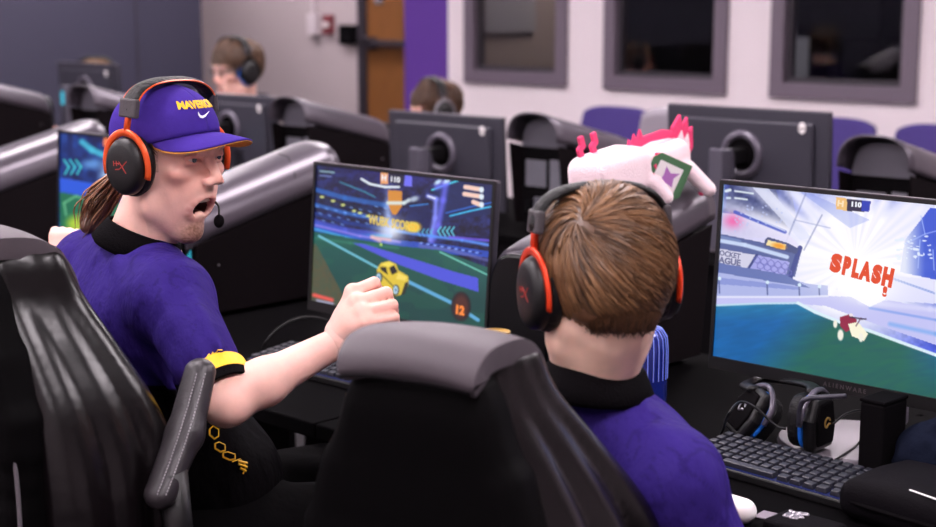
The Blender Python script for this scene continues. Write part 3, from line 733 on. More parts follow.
    return t
M['silverword'] = mat('grey_word', (70,60,64), .4)
M['monback2'] = mat('satin_collar', (90,84,96), .3, .2)
M['postgrey'] = mat('graphite_post', (84,80,92), .38, .3)
M['basegrey'] = mat('grey_base', (112,104,112), .4, .2)
eY = emat('screen_gold', (235,205,90)); eW = emat('screen_white', (240,242,250)); eO = emat('screen_orange', (255,140,60)); eR = emat('screen_red', (226,74,34)); eD = emat('screen_slate', (110,112,150)); eL = emat('screen_light', (250,225,190))
make_monitor(.556,.336,.063,math.radians(4.5),pic_car,'monitor showing the green pitch with a yellow car, beside the raised fist',(-2.304,2.19,DZ),0,texts=[
    ('WUBK SCORED', (369,219),(419,228), .021, eY, .0006), ('110',(391.5,179),(400.5,180), .012, eW, .0004), ('12',(456.5,309),(465,311), .020, eO, .0012), ('H',(382.2,177.5),(386.6,178), .013, eW, .0004)])
make_monitor(.556,.342,.096,math.radians(3.5),pic_splash,'nearest monitor at right, its screen bursting with the orange word over a pitch',(-1.247,2.245,DZ),0,texts=[
    ('OCKET', (720,252.5),(741,256.5), .010, eD, .0003), ('AGUE', (719,259.5),(741,263), .012, eD, .0005), ('S', (831,261.6),(842,264.6), .033, eR, .0028), ('P', (843.5,265.0),(851,267.1), .033, eR, .0028), ('L', (853,267.6),(860,269.5), .033, eR, .0028), ('A', (860,269.5),(872,272.7), .033, eR, .0028), ('S', (872.5,272.9),(882,275.4), .033, eR, .0028), ('H', (883,275.7),(893.5,278.5), .033, eR, .0028), ('!', (883,291),(887.5,292), .018, eR, .002), ('110',(852,204),(862,205), .009, eW, .0005), ('H', (838,203),(844,204), .011, eL, .0004)])
make_monitor(.556,.336,.066,math.radians(4),pic_side,'small partly hidden screen behind the ponytail of the man in the cap',(-3.443,2.23,DZ),0)
for x, y, lb in [(-2.576,3.95,'monitor seen from behind with a pale alien head logo at its right corner'),(-3.88,3.95,'monitor back directly behind the yellow car screen, below the player by the purple column'),
                 (-5.15,3.95,'monitor back in front of the player with glasses'),(-7.13,4.5,'monitor back at upper left hiding the far player with light brown hair'),(-7.95,4.2,'far-row monitor at the extreme left beyond the bright ridge')]:
    make_monitor(.585,.34,{-2.576:.095,-3.88:.012,-5.15:.032,-7.13:.095}.get(x,.06),math.radians(3),None,lb,(x,y,DZ),PI,'far-row monitors seen from behind')

# ================================================================== PEOPLE
SK = np.array(s2l((232,183,169))); SKR = np.array(s2l((214,138,122))); LIP = np.array(s2l((190,98,92))); DK = np.array(s2l((96,62,46))); MOU = np.array(s2l((70,20,22)))
def make_head(neck_w, Mx, h=.0026, open_=0., brow=DK, beard=0., skin=SK, skinr=SKR, nr=(.056,.062), ears=True):
    """head and neck in head space (x right, y forward, z up, origin between the ears)"""
    nb = ap(inv(Mx), np.array([neck_w]))[0]
    lo = np.minimum([-.10,-.13,-.15], nb-.08); hi = np.maximum([.10,.14,.14], nb+.08)
    v = Vol(lo, hi, h); j = open_
    v.add(p_ell((0,-.018,.042),(.074,.092,.080)),.01).add(p_ell((0,.026,-.012),(.062,.060,.080)),.03).add(p_ell((0,.028,-.060-j*.3),(.050,.046,.050)),.03)
    for s in (-1,1):
        v.add(p_cap((s*.054,-.004,-.030),(s*.050,.004,-.066-j*.4),.016,.015),.03); v.add(p_cap((s*.050,.004,-.066-j*.4),(s*.016,.062-j,-.097-j),.016,.013),.025)
        v.add(p_ell((s*.043,.062,-.012),(.019,.016,.013)),.02); v.add(p_cap((s*.012,.086,.034),(s*.050,.071,.035),.0085,.007),.014)
    v.add(p_ell((0,.071-j*1.1,-.100-j),(.020,.016,.015)),.02); v.add(p_ell((0,.066,-.044),(.034,.022,.024)),.02)
    if j: v.add(p_cap((0,.060-j*.6,-.085-j),(0,.066-j,-.096-j),.014,.014),.02)
    v.add(p_cap((0,.088,.022),(0,.107,-.018),.0072,.0086),.012); v.add(p_ell((0,.107,-.0225),(.0094,.009,.0078)),.008)
    for s in (-1,1):
        v.add(p_ell((s*.0130,.100,-.026),(.0072,.011,.0072)),.007)
        v.cut(p_ell((s*.031,.098,.0135),(.017,.020,.0125)),.012)
        if ears: v.add(p_ell((s*.078,-.006,.0),(.009,.017,.031)),.008)
    mc = np.array((0,.087-j*.35,-.064-j*.42)); mw, mh = (.026 if j else .024), .006+j*.62
    pts = [mc+np.array((mw*math.cos(q), -.55*(mw*math.cos(q))**2*10-.006, mh*math.sin(q))) for q in [2*PI*i/14 for i in range(14)]]
    if j: pts = [p+np.array((0,.55*(p[2]-mc[2]),0)) for p in pts]
    for a, b in zip(pts, pts[1:]+pts[:1]): v.add(p_cap(a,b,.0042 if j else .0056),.009)
    v.cut(p_ell(mc+np.array((0,-.002,0)),(mw-.004, .034, max(mh-.002,.0015))),.004)
    if open_: v.add(p_ell(mc+np.array((0,-.022,-mh*.75)),(.015,.016,.008)),.004)
    for s in (-1,1):
        v.add(p_cap((s*.015,.0885,.0175),(s*.031,.0870,.0195),.0044),.004); v.add(p_cap((s*.031,.0870,.0195),(s*.047,.0765,.0155),.0044,.0036),.004)
        v.add(p_cap((s*.018,.0860,.0065),(s*.043,.0775,.0070),.0036),.005); v.add(p_cap((s*.010,.090,.030),(s*.040,.084,.0335),.0075,.006),.010)
    # neck
    v.add(p_cap((0,-.028,-.05), nb, nr[0], nr[1]),.03); v.add(p_cap((0,.0,-.085),(nb*.7+np.array((0,.022,-.02))),.03,.035),.03)
    for s in (-1,1): v.add(p_cap((s*.048,-.025,-.045),nb+np.array((s*.012,.045,.0)),.015,.014),.018)
    V, F = v.mesh(); x, y, z = V.T
    C = np.tile(skin, (len(V),1))
    def mixc(m, c): C[:] = C*(1-m[:,None])+c*m[:,None]
    g = lambda px_, py_, pz_, r: np.exp(-(((x-px_)**2+(y-py_)**2+(z-pz_)**2)/r**2))
    mixc(np.clip(sum(g(s*.045,.065,-.02,.026) for s in (-1,1))+g(0,.115,-.023,.014),0,1)*.55, skinr)
    d = np.min([np.linalg.norm(V-p, axis=1) for p in pts], 0); mixc(np.clip(1.6-d/.0062,0,1), LIP)
    dm = ((x-mc[0])/(mw-.002))**2+((z-mc[2])/max(mh-.0005,.002))**2; mixc(((dm < 1)&(y < mc[1]-.012)&(y > .03)).astype(float), MOU)
    for s in (-1,1):
        t = np.clip((s*x-.012)/.04,0,1); dz = z-(.0375+.004*np.sin(t*2.2)-(.004 if open_ else 0)*(1-t)); mixc(((abs(dz) < .0042)&(s*x > .011)&(s*x < .052)&(y > .06)).astype(float)*.85, brow)
        mixc(g(s*.031,.085,.016,.016)*.5, skinr*.8)
        mixc(g(s*.0070,.110,-.0325,.0040), MOU)
    if beard:
        bm = np.clip(g(0,.080-j*1.1,-.104-j,.024)*2.4,0,1)+np.clip(g(0,.098,-.043,.012)*g(0,.098,-.043,.02),0,1)*.5+np.exp(-((z+.085+j+.3*(y*.3))/.022)**2)*(y > 0)*.22
        nz = vnoise(x*1000+z*300, z*1000+y*500, 2.2, 3); mixc(np.clip(bm,0,1)*beard*(.55+.45*nz), brow)
        mixc(((np.abs(x) > .060)&(np.abs(y-.022) < .012)&(z > -.012)&(z < .04)).astype(float)*.6*nz, brow)
    return V, F, C, mc, mh
def add_eyes(Mx, parent, look=(0,0)):
    for s in (-1,1):
        V, F = lathe([(max(.0112*math.sin(PI*i/12),1e-5), -.0112*math.cos(PI*i/12)) for i in range(13)], 20)
        e = mk('eyeball', ap(Mx, np.array(V)+np.array((s*.031,.0742,.0130))), F, M['eye'], parent, smooth=True, world=True)
        d = np.array((look[0],1,look[1])); d = d/np.linalg.norm(d); c = np.array((s*.031,.0742,.0130))+d*.0108
        q = Vector((0,0,1)).rotation_difference(Vector(d)).to_matrix(); cv, cf = cyl(.0055,.0048,.0010,18)
        mk('iris', ap(Mx, np.array([c+np.array(q @ Vector(p)) for p in cv])), cf, M['iris'], e, world=True)
def headset(Mx, name_label, acc, seam=True, cush=None, half=.080, top=.126, cup=(.041,.049), logo=True, mic=None, group=None, bandz=.0, tilt=0, accp=None, cupfwd=0):
    """over-ear headset worn on the head whose frame is Mx; acc = accent material"""
    base = Mx[:3,3]; t = thing('headset', name_label, 'headset', tuple(base), 0, group)
    def W(part): return ap(Mx@np.array(Matrix.Rotation(tilt,4,'X')), np.array(part[0])), part[1]
    hx = half+.020
    pts = [(hx*math.copysign(abs(math.cos(q))**.75,math.cos(q)), 0, .078+(top-.078+.006)*abs(math.sin(q))**.8) for q in [PI*i/28 for i in range(29)]]
    V, F = tube(pts, .0165, 12, flat=.36, up=(1,0,0)); mk('headband', *W((V,F)), M['cushion'], t, smooth=True, world=True)
    for o in ((-.0165,.0165) if seam else ()): mk('band_seam', *W(tube([(x*1.004,o,z+.0005) for x,_,z in pts], .0014, 6)), acc, t, world=True)
    for s in (-1,1):
        a, b = cup; n = 32; fx = cupfwd
        # ear cushion, cup and cover
        rows = []
        for (xx, sc) in [(.002,.80),(.004,.97),(.011,1.02),(.018,.99),(.0205,.93)]: rows.append([(s*(half-.006+xx), fx+a*sc*math.cos(2*PI*i/n), -.002+b*sc*math.sin(2*PI*i/n)) for i in range(n)])
        V = [p for r_ in rows for p in r_]; F = [(k*n+i,k*n+(i+1)%n,(k+1)*n+(i+1)%n,(k+1)*n+i) for k in range(4) for i in range(n)]+[tuple(range(n)),tuple(range(4*n,5*n))]
        mk('ear_cushion', *W((V,F)), cush or M['cushion'], t, smooth=True, world=True)
        rows = []
        for (xx, sc) in [(.018,.90),(.022,.95),(.032,.93),(.038,.84),(.041,.66),(.042,.3),(.042,.01)]: rows.append([(s*(half-.006+xx), fx+a*sc*math.cos(2*PI*i/n), -.002+b*sc*math.sin(2*PI*i/n)) for i in range(n)])
        V = [p for r_ in rows for p in r_]; F = [(k*n+i,k*n+(i+1)%n,(k+1)*n+(i+1)%n,(k+1)*n+i) for k in range(6) for i in range(n)]+[tuple(range(n))]
        c = mk('ear_cup', *W((V,F)), M['black'], t, smooth=True, world=True)
        # fork: an arc round the upper half of the cup and an arm up to the band
        qs = [math.radians(-18+216*i/30) for i in range(31)]
        arc = [(s*(half+.021+.003*math.sin(q)), fx+(a+.004)*math.cos(q), -.002+(b+.004)*math.sin(q)) for q in qs]
        mk('fork', *W(tube(arc, .0062, 10, flat=.5, up=(1,0,0))), acc, t, smooth=True, world=True)
        mk('fork_arm', *W(tube([(s*(half+.022),fx,b),(s*(half+.021),fx*.5,b+.02),(s*(half+.019),0,.086)], .0052, 8)), acc, t, smooth=True, world=True)
        bl = box(-.005,.006,-.018,.018,-.016,.014); bl = xf(bl, (s*(half+.019),0,.090), (0,-s*.12,0)); mk('slider_block', *W(bl), M['sliderblock'], t, world=True, bevel=.003)
        if logo:
            X = s*(half+.0365); r_ = .0013
            def lp(pts_): return tube([(X+s*.0, fx-s*py_*.001*-1 if False else fx+(-s)*u*.001*-1, v*.001) for u,v in pts_], r_, 6)
            segs = [[(-14,6),(-13,-2)],[(-8,7),(-7,-1)],[(-14,2),(-7,3)],[(-3,6),(4,-1),(13,-11)],[(14,8),(6,0),(-2,-6),(-10,-7)],[(-6,3),(-2,2)]]
            mk('cup_logo', *W(join(*[tube([(s*(half+.0357-.00004*abs(u)), fx+s*u*.001, v*.001) for u,v in q], r_, 6) for q in segs])), M['redprint'] if accp is None else accp, c, world=True)
    if mic:
        pth = spline(mic, 10); mk('microphone_boom', *W(tube(pth, .0020, 8)), M['black'], t, smooth=True, world=True)
        V, F = lathe([(max(.0085*math.sin(PI*i/10),1e-5), -.011*math.cos(PI*i/10)) for i in range(11)], 16)
        mk('microphone_foam', *W((np.array(V)+np.array(mic[-1]), F)), M['matte'], t, smooth=True, world=True)
    return t
M['sliderblock'] = mat('dark_grey_leather', (60,54,58), .5, bump=.2, bscale=100)

def strands(P0, T0, N0, length, rad, cols, npt=7, sag=0, lift=.004, curl=None):
    """thin hair strands as three sided tapering tubes; P0 roots, T0 direction, N0 normals"""
    n = len(P0); S = np.linspace(0,1,npt); pts = []
    for s in S:
        p = P0+T0*(length*s)[:,None]+N0*(lift*math.sin(PI*min(s*1.0,1))-.0)[...] if np.isscalar(lift) else P0+T0*(length*s)[:,None]
        pts.append(p)
    return pts
def strand_mesh(paths, rad, cols):
    """paths (n,k,3)"""
    n, k, _ = paths.shape; T = np.gradient(paths, axis=1); T /= np.linalg.norm(T,axis=2,keepdims=True)+1e-9
    ref = np.array((.3,.2,.93)); B = np.cross(T, ref); B /= np.linalg.norm(B,axis=2,keepdims=True)+1e-9; Nn = np.cross(T,B)
    prof = np.sin(np.linspace(.25,1,k)*PI*.98)**.6; prof = np.clip(prof,.12,1)
    V = []
    for a in range(3):
        q = 2*PI*a/3; V.append(paths+(B*math.cos(q)+Nn*math.sin(q))*(rad*prof)[None,:,None])
    V = np.stack(V, 2).reshape(-1,3)
    idx = np.arange(n)[:,None,None]*k*3+np.arange(k-1)[None,:,None]*3+np.arange(3)[None,None,:]
    nx = np.arange(n)[:,None,None]*k*3+np.arange(k-1)[None,:,None]*3+((np.arange(3)+1)%3)[None,None,:]
    F = np.stack([idx,nx,nx+3,idx+3],-1).reshape(-1,4)
    C = np.repeat(cols, k*3, axis=0); return V, F, C
def hair_cap(Mx, parent, ctr, rad, whorl, keep, cols, n=4000, length=.8, rw=.0013, swirl=.5, grav=.25, base=None, lift=.05, seed=1, name='hair', flow=None):
    """short hair: a skull-hugging base plus strands that run away from the whorl"""
    r = np.random.default_rng(seed); ctr = A3(ctr); rad = A3(rad); w = A3(whorl); w = w/np.linalg.norm(w)
    d = r.normal(size=(n*3,3)); d /= np.linalg.norm(d,axis=1)[:,None]; d = d[keep(d*rad+ctr)][:n]; n = len(d)
    k = 8; path = []; cur = d.copy(); jit = r.normal(size=(n,3))*.10; ln = length*r.uniform(.6,1.15,n); off = r.uniform(.0,1,n)
    for i in range(k):
        s = i/(k-1); path.append(cur*(rad*(1+lift*(off[:,None]*.9)*(math.sin(s*PI*.75)+.15)))+ctr)
        t = cur-w*(cur@w)[:,None]; t = -(np.ones(n)[:,None]*w-cur*(cur@w)[:,None]); t /= np.linalg.norm(t,axis=1)[:,None]+1e-6
        sw = np.cross(cur, t); dn = np.array((0,0,-1.0))-cur*(-cur[:,2:3]); fl = 0 if flow is None else np.array(flow)-cur*(cur@np.array(flow))[:,None]
        t = t+sw*swirl+dn*grav+fl+jit; t -= cur*(t*cur).sum(1)[:,None]; t /= np.linalg.norm(t,axis=1)[:,None]+1e-6
        cur = cur+t*(ln/(k-1))[:,None]; cur /= np.linalg.norm(cur,axis=1)[:,None]
    path = np.stack(path,1); c0, c1 = (np.array(s2l(q)) for q in cols)
    lock = vnoise(d[:,0]*20+d[:,2]*6, d[:,1]*20+d[:,2]*9, 1.6, 5)
    m = np.clip(.75*lock+.35*r.uniform(0,1,n)-.1,0,1)[:,None]; cc = c0*(1-m)+c1*m
    parts = [strand_mesh(path, rw, cc)]
    if base: parts.append(base)
    V, F, C = vjoin(*parts); return mk(name, ap(Mx,V), F, M['hair'], parent, smooth=True, col=C, world=True)
def cloth_color(V, base, dark, sc=.03, th=.62):
    """faint printed streaks of the jersey"""
    u = vnoise(V[:,0]*60+V[:,2]*25, V[:,2]*22-V[:,0]*18+V[:,1]*30, 1.0, 9); m = (np.abs(u-.5) < .035).astype(float)[:,None]*.35
    return base*(1-m)+dark*m
PUR = np.array(s2l((48,34,106))); PDK = np.array(s2l((24,15,58))); BLK = np.array(s2l((10,8,10))); YEL = np.array(s2l((242,188,34)))

# ---------------- the man in the cap
mh0 = P(170,160,2.42); HB = frame(122,-3,0,tuple(mh0)); MH = HB @ np.array(Matrix.Scale(.93,4))
nb = P(138,243,2.44); nbs = P(134,258,2.45)
man = thing('person', 'shouting man in a purple cap and purple jersey, seated and raising his right fist', 'person', (float(P(205,500,2.42)[0]), float(P(205,500,2.42)[1]), 0))
hV, hF, hC, mc, mh = make_head(nb, MH, .0024, open_=.022, brow=np.array(s2l((104,70,52))), beard=1.0, nr=(.050,.056))
# arms and fist
Rs = P(171,299,2.30); Ls = P(92,268,2.58); El = P(227,402,2.15); Wr = P(338,342,2.22)
v = Vol(np.minimum.reduce([Rs,El,Wr])-.14, np.maximum.reduce([Rs,El,Wr,P(400,300,2.32)])+.12, .0034)
v.add(p_cap(Rs,El*.93+Rs*.07,.043,.036),.01).add(p_cap(El*.85+Rs*.15,El,.036,.031),.02)
v.add(p_ell((El+P(228,408,2.13))/2,(.029,.029,.027)),.02)
m1 = El*.68+Wr*.32; v.add(p_cap(El,m1,.030,.034),.02).add(p_cap(m1,Wr,.033,.0225),.02)
V1, F1 = v.mesh()
def hand(wr, mcp, pip, dip, tip, thumb, r=.0098, back=None, h=.0023):
    allp = np.array([wr]+mcp+pip+dip+tip+thumb); v = Vol(allp.min(0)-.04, allp.max(0)+.04, h)
    for i, m_ in enumerate(mcp):
        v.add(p_cap(wr, m_, .021, .0125),.012)
        if i: v.add(p_cap(mcp[i-1]*.5+wr*.5, mcp[i]*.6+wr*.4, .014,.014),.012)
    for i in range(4):
        rr = r*(1,1.03,.98,.86)[i]
        v.add(p_ell(mcp[i],(rr*1.12,)*3),.008); v.add(p_cap(mcp[i],pip[i],rr*1.05,rr),.0035); v.add(p_cap(pip[i],dip[i],rr,rr*.92),.0015); v.add(p_cap(dip[i],tip[i],rr*.92,rr*.8),.0015)
    for a, b, ra, rb in zip(thumb[:-1], thumb[1:], (.016,.0125,.0112), (.0125,.0115,.0095)): v.add(p_cap(a,b,ra,rb),.005)
    return v.mesh()
mcp = [P(353,292,2.235), P(357,302,2.215), P(362,312,2.20), P(367,322,2.19)]
pip = [P(374,283,2.26), P(386,293,2.245), P(392,305,2.232), P(394,317,2.222)]
dip = [P(377,289,2.296), P(388,299,2.285), P(393,311,2.270), P(395,322,2.256)]
tip = [P(362,300,2.296), P(370,308,2.282), P(376,317,2.266), P(380,326,2.25)]
thumb = [Wr+np.array((0,0,.004)), P(350,303,2.285), P(360,296,2.315), P(373,298,2.325)]
V2, F2 = hand(P(342,333,2.225), mcp, pip, dip, tip, thumb)
v = Vol(np.minimum(Wr,P(350,310,2.235))-.08, np.maximum(Wr,P(350,310,2.235))+.08, .003); v.add(p_cap(Wr*1.0, P(348,318,2.228), .0255,.024),.01); V2b, F2b = v.mesh()
# left arm, its fist showing above the chair
Le = P(48,330,2.72); Lw = P(60,262,2.80); lf = P(62,240,2.82)
v = Vol(np.minimum.reduce([Ls,Le,Lw])-.12, np.maximum.reduce([Ls,Le,Lw])+.14, .004)
v.add(p_cap(Ls,Le,.047,.040),.02).add(p_cap(Le,Lw,.040,.026),.02)
V3, F3 = v.mesh()
lm = [P(56+i*7,236+i*.8,2.80+.0*i) for i in range(4)]; lp_ = [P(55+i*7.4,231+i*.6,2.835) for i in range(4)]; ld = [P(56+i*7,238,2.86) for i in range(4)]; lt = [P(57+i*6.6,244,2.85) for i in range(4)]
V4, F4 = hand(Lw, lm, lp_, ld, lt, [Lw, P(78,250,2.83), P(82,240,2.85), P(80,234,2.86)], r=.0088)
# trunk, hips and legs (under the clothes)
hipC = P(205,505,2.42); v = Vol(hipC-.62, hipC+np.array((.75,.75,.6)), .009)
fwd = np.array((math.sin(math.radians(0)),1,0))*1.0; leg = Rt*.94+Fh*.34; leg = leg/np.linalg.norm(leg); sd = np.array((leg[1],-leg[0],0))
v.add(p_cap(nb-np.array((0,0,.04)),hipC,.075,.11),.03)
for s in (-1,1):
    hp = hipC+sd*.085*s+np.array((0,0,-.06)); kn = hp+leg*.42+np.array((0,0,.02)); kn = kn+sd*.05*s; an = kn+leg*.02; an = np.array((an[0],an[1],.09))
    v.add(p_cap(hp,kn,.078,.055),.02).add(p_cap(kn,an,.052,.036),.02); v.add(p_cap(an-np.array((0,0,.04)),an+leg*.13-np.array((0,0,.05)),.035,.03),.02)
V5, F5 = v.mesh()
kn_c = hipC+leg*.42
parts = [(ap(MH,hV),hF,hC)]+[(a,b,np.tile(SK,(len(a),1))) for a,b in ((V1,F1),(V2b,F2b),(V3,F3),(V4,F4),(V5,F5))]
cH = np.tile(SK,(len(V2),1)); kk = np.clip(sum(np.exp(-(np.linalg.norm(V2-q,axis=1)/.012)**2) for q in pip+mcp),0,1)[:,None]*.45; cH = cH*(1-kk)+SKR*kk
parts.append((V2,F2,cH))
V, F, C = vjoin(*parts); mk('body', V, F, M['skin'], man, smooth=True, col=C, world=True)
add_eyes(MH, man, (.05,-.05))
tv, tf = grid(lambda a,b: (-.017+.034*a, mc[1]+.0-9*(-.017+.034*a)**2*1.0, mc[2]+mh-.0035-.0075*b), 12, 2); mk('upper_teeth', *(lambda q: (ap(MH,np.array(q[0])),q[1]))(shell((tv,tf),.003)), M['tooth'], man, world=True)
tv, tf = grid(lambda a,b: (-.014+.028*a, mc[1]-.014-9*(-.014+.028*a)**2, mc[2]-mh+.002+.006*b), 12, 2); mk('lower_teeth', *(lambda q: (ap(MH,np.array(q[0])),q[1]))(shell((tv,tf),.003)), M['tooth'], man, world=True)
# jersey
RT = np.array(Matrix.Rotation(AZ(52),3,'Z'))
v = Vol(np.minimum.reduce([Rs,Ls,hipC,El])-.22, np.maximum.reduce([Rs,Ls,nb,El,hipC])+.22, .0042)
ch = P(140,325,2.43); be = P(172,420,2.43)
v.add(p_ell(ch,(.155,.105,.15),RT),.03).add(p_ell(be,(.135,.105,.16),RT),.05).add(p_ell(hipC+np.array((0,0,.05)),(.15,.125,.12),RT),.05)
v.add(p_cap(Ls,ch,.062,.08),.04).add(p_cap(Rs,ch,.064,.08),.04).add(p_cap(nbs,Rs,.052,.058),.03).add(p_cap(nbs,Ls,.056,.058),.03)
hm = Rs+(El-Rs)*.84; v.add(p_cap(Rs,hm-(hm-Rs)/np.linalg.norm(hm-Rs)*.048,.060,.051),.02); v.add(p_cap(Ls,Ls*.45+Le*.55,.064,.056),.02)
ax = (hm-Rs)/np.linalg.norm(hm-Rs)
# drape folds: shallow ridges across the back and sleeve
for a, b, r_ in [((118,262,2.345),(150,330,2.29),.008),((140,262,2.32),(168,345,2.25),.007),((165,300,2.235),(208,365,2.15),.006),((190,300,2.24),(222,350,2.16),.006),((150,350,2.30),(178,400,2.28),.010),((105,262,2.40),(112,330,2.33),.010),((176,325,2.22),(198,360,2.17),.005)]: v.add(p_cap(P(*a),P(*b),r_,r_*.5),.022)
V, F = v.mesh()
C = cloth_color(V, PUR, PDK)
sl = (V-Rs)@ax; rad_ = np.linalg.norm((V-Rs)-sl[:,None]*ax, axis=1); L_ = np.linalg.norm(hm-Rs); onsl = (rad_ < .085)&(sl > L_*.55)
def near_px(V): return proj(V)
px_, py_ = near_px(V)
hb = (V[:,2] < .905)&~onsl; C[hb] = BLK
shirt = mk('jersey', V, F, M['shirt'], man, smooth=True, col=C, world=True); sb = bvh_of(V, F)
def cuff(c, ax, r0, r1, l0, l1, mt, nm, parent, th=.004):
    q = Vector((0,0,1)).rotation_difference(Vector(ax)).to_matrix(); rows = [(r0-.012,l0),(r0,l0),(r1,l1),(r1-th,l1+.0005),(r1-.014,l1-.01)]
    V = [tuple(Vector(c)+q@Vector((r*(1+.02*math.sin(3*a_))*math.cos(a_), r*math.sin(a_), z))) for r,z in rows for a_ in [2*PI*i/40 for i in range(40)]]
    F = [(k*40+i,k*40+(i+1)%40,(k+1)*40+(i+1)%40,(k+1)*40+i) for k in range(len(rows)-1) for i in range(40)]
    return mk(nm, V, F, mt, parent, smooth=False, world=True)
cuff(hm, ax, .0535, .0545, -.016, .010, M['yellow'], 'yellow_cuff', shirt); cuff(hm, ax, .0538, .0535, .0105, .026, M['ribbed'], 'black_cuff', shirt)
def collar(parent, Mneck, r0, r1, h, nm='collar', tiltx=0):
    rows = []
    for rr, zz in [(r0-.002,h*.55),(r0,h*.62),(r0+.003,h*.55),(r0*.5+r1*.5+.003,h*.1),(r1+.003,-h*.4),(r1-.004,-h*.6)]:
        rows.append([(rr*1.0*math.cos(q), rr*1.12*math.sin(q), zz) for q in [2*PI*i/40 for i in range(40)]])
    V = [p for r_ in rows for p in r_]; F = [(k*40+i,k*40+(i+1)%40,(k+1)*40+(i+1)%40,(k+1)*40+i) for k in range(5) for i in range(40)]
    return mk(nm, ap(Mneck,np.array(V)), F, M['ribbed'], parent, smooth=True, world=True)
def ring_frame(c, lean_right, lean_away):
    z_ = Zu+Rt*math.tan(math.radians(lean_right))+Fh*math.tan(math.radians(lean_away)); z_ /= np.linalg.norm(z_); x_ = Rt-z_*(Rt@z_); x_ /= np.linalg.norm(x_); y_ = np.cross(z_,x_)
    m = np.eye(4); m[:3,0] = x_; m[:3,1] = y_; m[:3,2] = z_; m[:3,3] = c; return m
NC = ring_frame(P(140,242,2.43), 22, 4)
collar(shirt, NC, .060, .074, .036)
def draw_on(bv, lines, r=.0016, lift=.0006, closed=False):
    out = []
    for ln in lines:
        pts = []
        for (a, b), (c, d) in zip(ln[:-1], ln[1:]):
            for k in range(5): pts.append((a+(c-a)*k/5, b+(d-b)*k/5))
        pts.append(ln[-1]); q = [hit(bv,*p,lift=lift) for p in pts]; q = [p for p in q if p is not None]
        if len(q) > 2 and max((q[i+1]-q[i]).length for i in range(len(q)-1)) < .05: out.append(tube(q, r, 6, flat=.5))
    return join(*out) if out else None
def hexl(cx, cy, w, h, sk=0): return [(cx-w,cy-h*.4),(cx-w*.2,cy-h+sk),(cx+w,cy-h*.5+sk),(cx+w,cy+h*.45+sk),(cx+w*.1,cy+h),(cx-w,cy+h*.4),(cx-w,cy-h*.4)]
lines = [hexl(209,402,4,7,1),hexl(211,417,4.5,7,1),hexl(214,432,4.5,7,1),hexl(220,446,5,6,2),hexl(229,455,6,5,2),hexl(216,409,3.5,5,0),[(232,462),(240,459),(246,466),(243,474)],[(205,395),(212,392),(222,392)]]
q = draw_on(sb, lines, .0017)
if q: mk('printed_lettering', *q, M['yellow'], shirt, world=True)
q = draw_on(sb, [[(238,461),(247,463)],[(238,464),(247,467)],[(240,468),(246,471)]], .004, .0002)
if q: mk('printed_patch', *q, M['yellow'], shirt, world=True)
q = draw_on(sb, [[(207,357),(209,354),(211,357),(213,352)],[(213,354),(217,352),(218,350),(222,350)],[(163,371),(165,367),(167,371),(169,368)]], .0011)
if q: mk('sleeve_lettering', *q, M['yellow'], shirt, world=True)
cb = draw_on(bvh_of(*(lambda o: ([tuple(wm(o)@v.co) for v in o.data.vertices],[tuple(p.vertices) for p in o.data.polygons]))(shirt.children[0])), [[(145,240),(152,242.5),(158,245)]], .0019)
if cb: mk('collar_lettering', *cb, M['yellow'], shirt, world=True)
# shorts
v = Vol(hipC-.45, hipC+.65, .008); v.add(p_ell(hipC,(.155,.13,.12),RT),.03)
for s in (-1,1):
    hp = hipC+sd*.085*s+np.array((0,0,-.05)); kn = hp+leg*.42+np.array((0,0,.02))+sd*.05*s; v.add(p_cap(hp,kn,.095,.082),.03)
    v.add(p_cap(hp+np.array((0,0,.07)),hp+leg*.2+np.array((0,0,.075))+sd*.03,.02,.012),.03); v.add(p_cap(hp+leg*.12+np.array((0,0,.07)),hp+leg*.3+sd*.06+np.array((0,0,.07)),.016,.01),.03)
V, F = v.mesh(); mk('shorts', V, F, M['pants'], man, smooth=True, world=True)
# ponytail and hair round the ear
def tress(c0, pts, n, spread, ln, cols, Mx=None, rw=.0013, seed=3):
    r = np.random.default_rng(seed); base = np.array([list(p) for p in spline(pts, 6)]); k = len(base); off = r.normal(size=(n,3))*spread
    s = np.linspace(0,1,k); env = (.35+.9*np.sin(PI*np.clip(s*.85+.05,0,1)))[None,:,None]
    path = base[None]+off[:,None,:]*env+r.normal(size=(n,1,3))*.002+np.sin(s*9+r.uniform(0,6,(n,1)))[...,None]*.0015
    c0_, c1_ = (np.array(s2l(q)) for q in cols); m = r.uniform(0,1,(n,1)); return strand_mesh(path, rw, c0_*(1-m)+c1_*m)
tp = [P(122,172,2.50),P(112,186,2.53),P(101,198,2.54),P(95,212,2.55),P(88,226,2.54)]
parts = [tress(0, tp, 380, .0085, 1, ((74,44,28),(158,106,70)), rw=.0016)]
v = Vol(np.array(tp).min(0)-.05, np.array(tp).max(0)+.05, .004)
for a, b in zip(tp[:-1], tp[1:]): v.add(p_cap(a,b,.016,.014),.01)
Vb, Fb = v.mesh(); parts.append((Vb,Fb,np.tile(s2l((84,52,34)),(len(Vb),1))))
V, F, C = vjoin(*parts); mk('ponytail', V, F, M['hair'], man, smooth=True, col=C, world=True)
hair_cap(MH, man, (0,-.018,.042), (.0765,.0945,.0825), (0,-.5,.9), lambda p: (p[:,2] < .05)&(p[:,2] > .0-.35*np.maximum(-p[:,1]-.02,0))&(p[:,1] < .028), ((70,44,30),(120,82,56)), n=1500, length=.35, seed=8, name='hair')
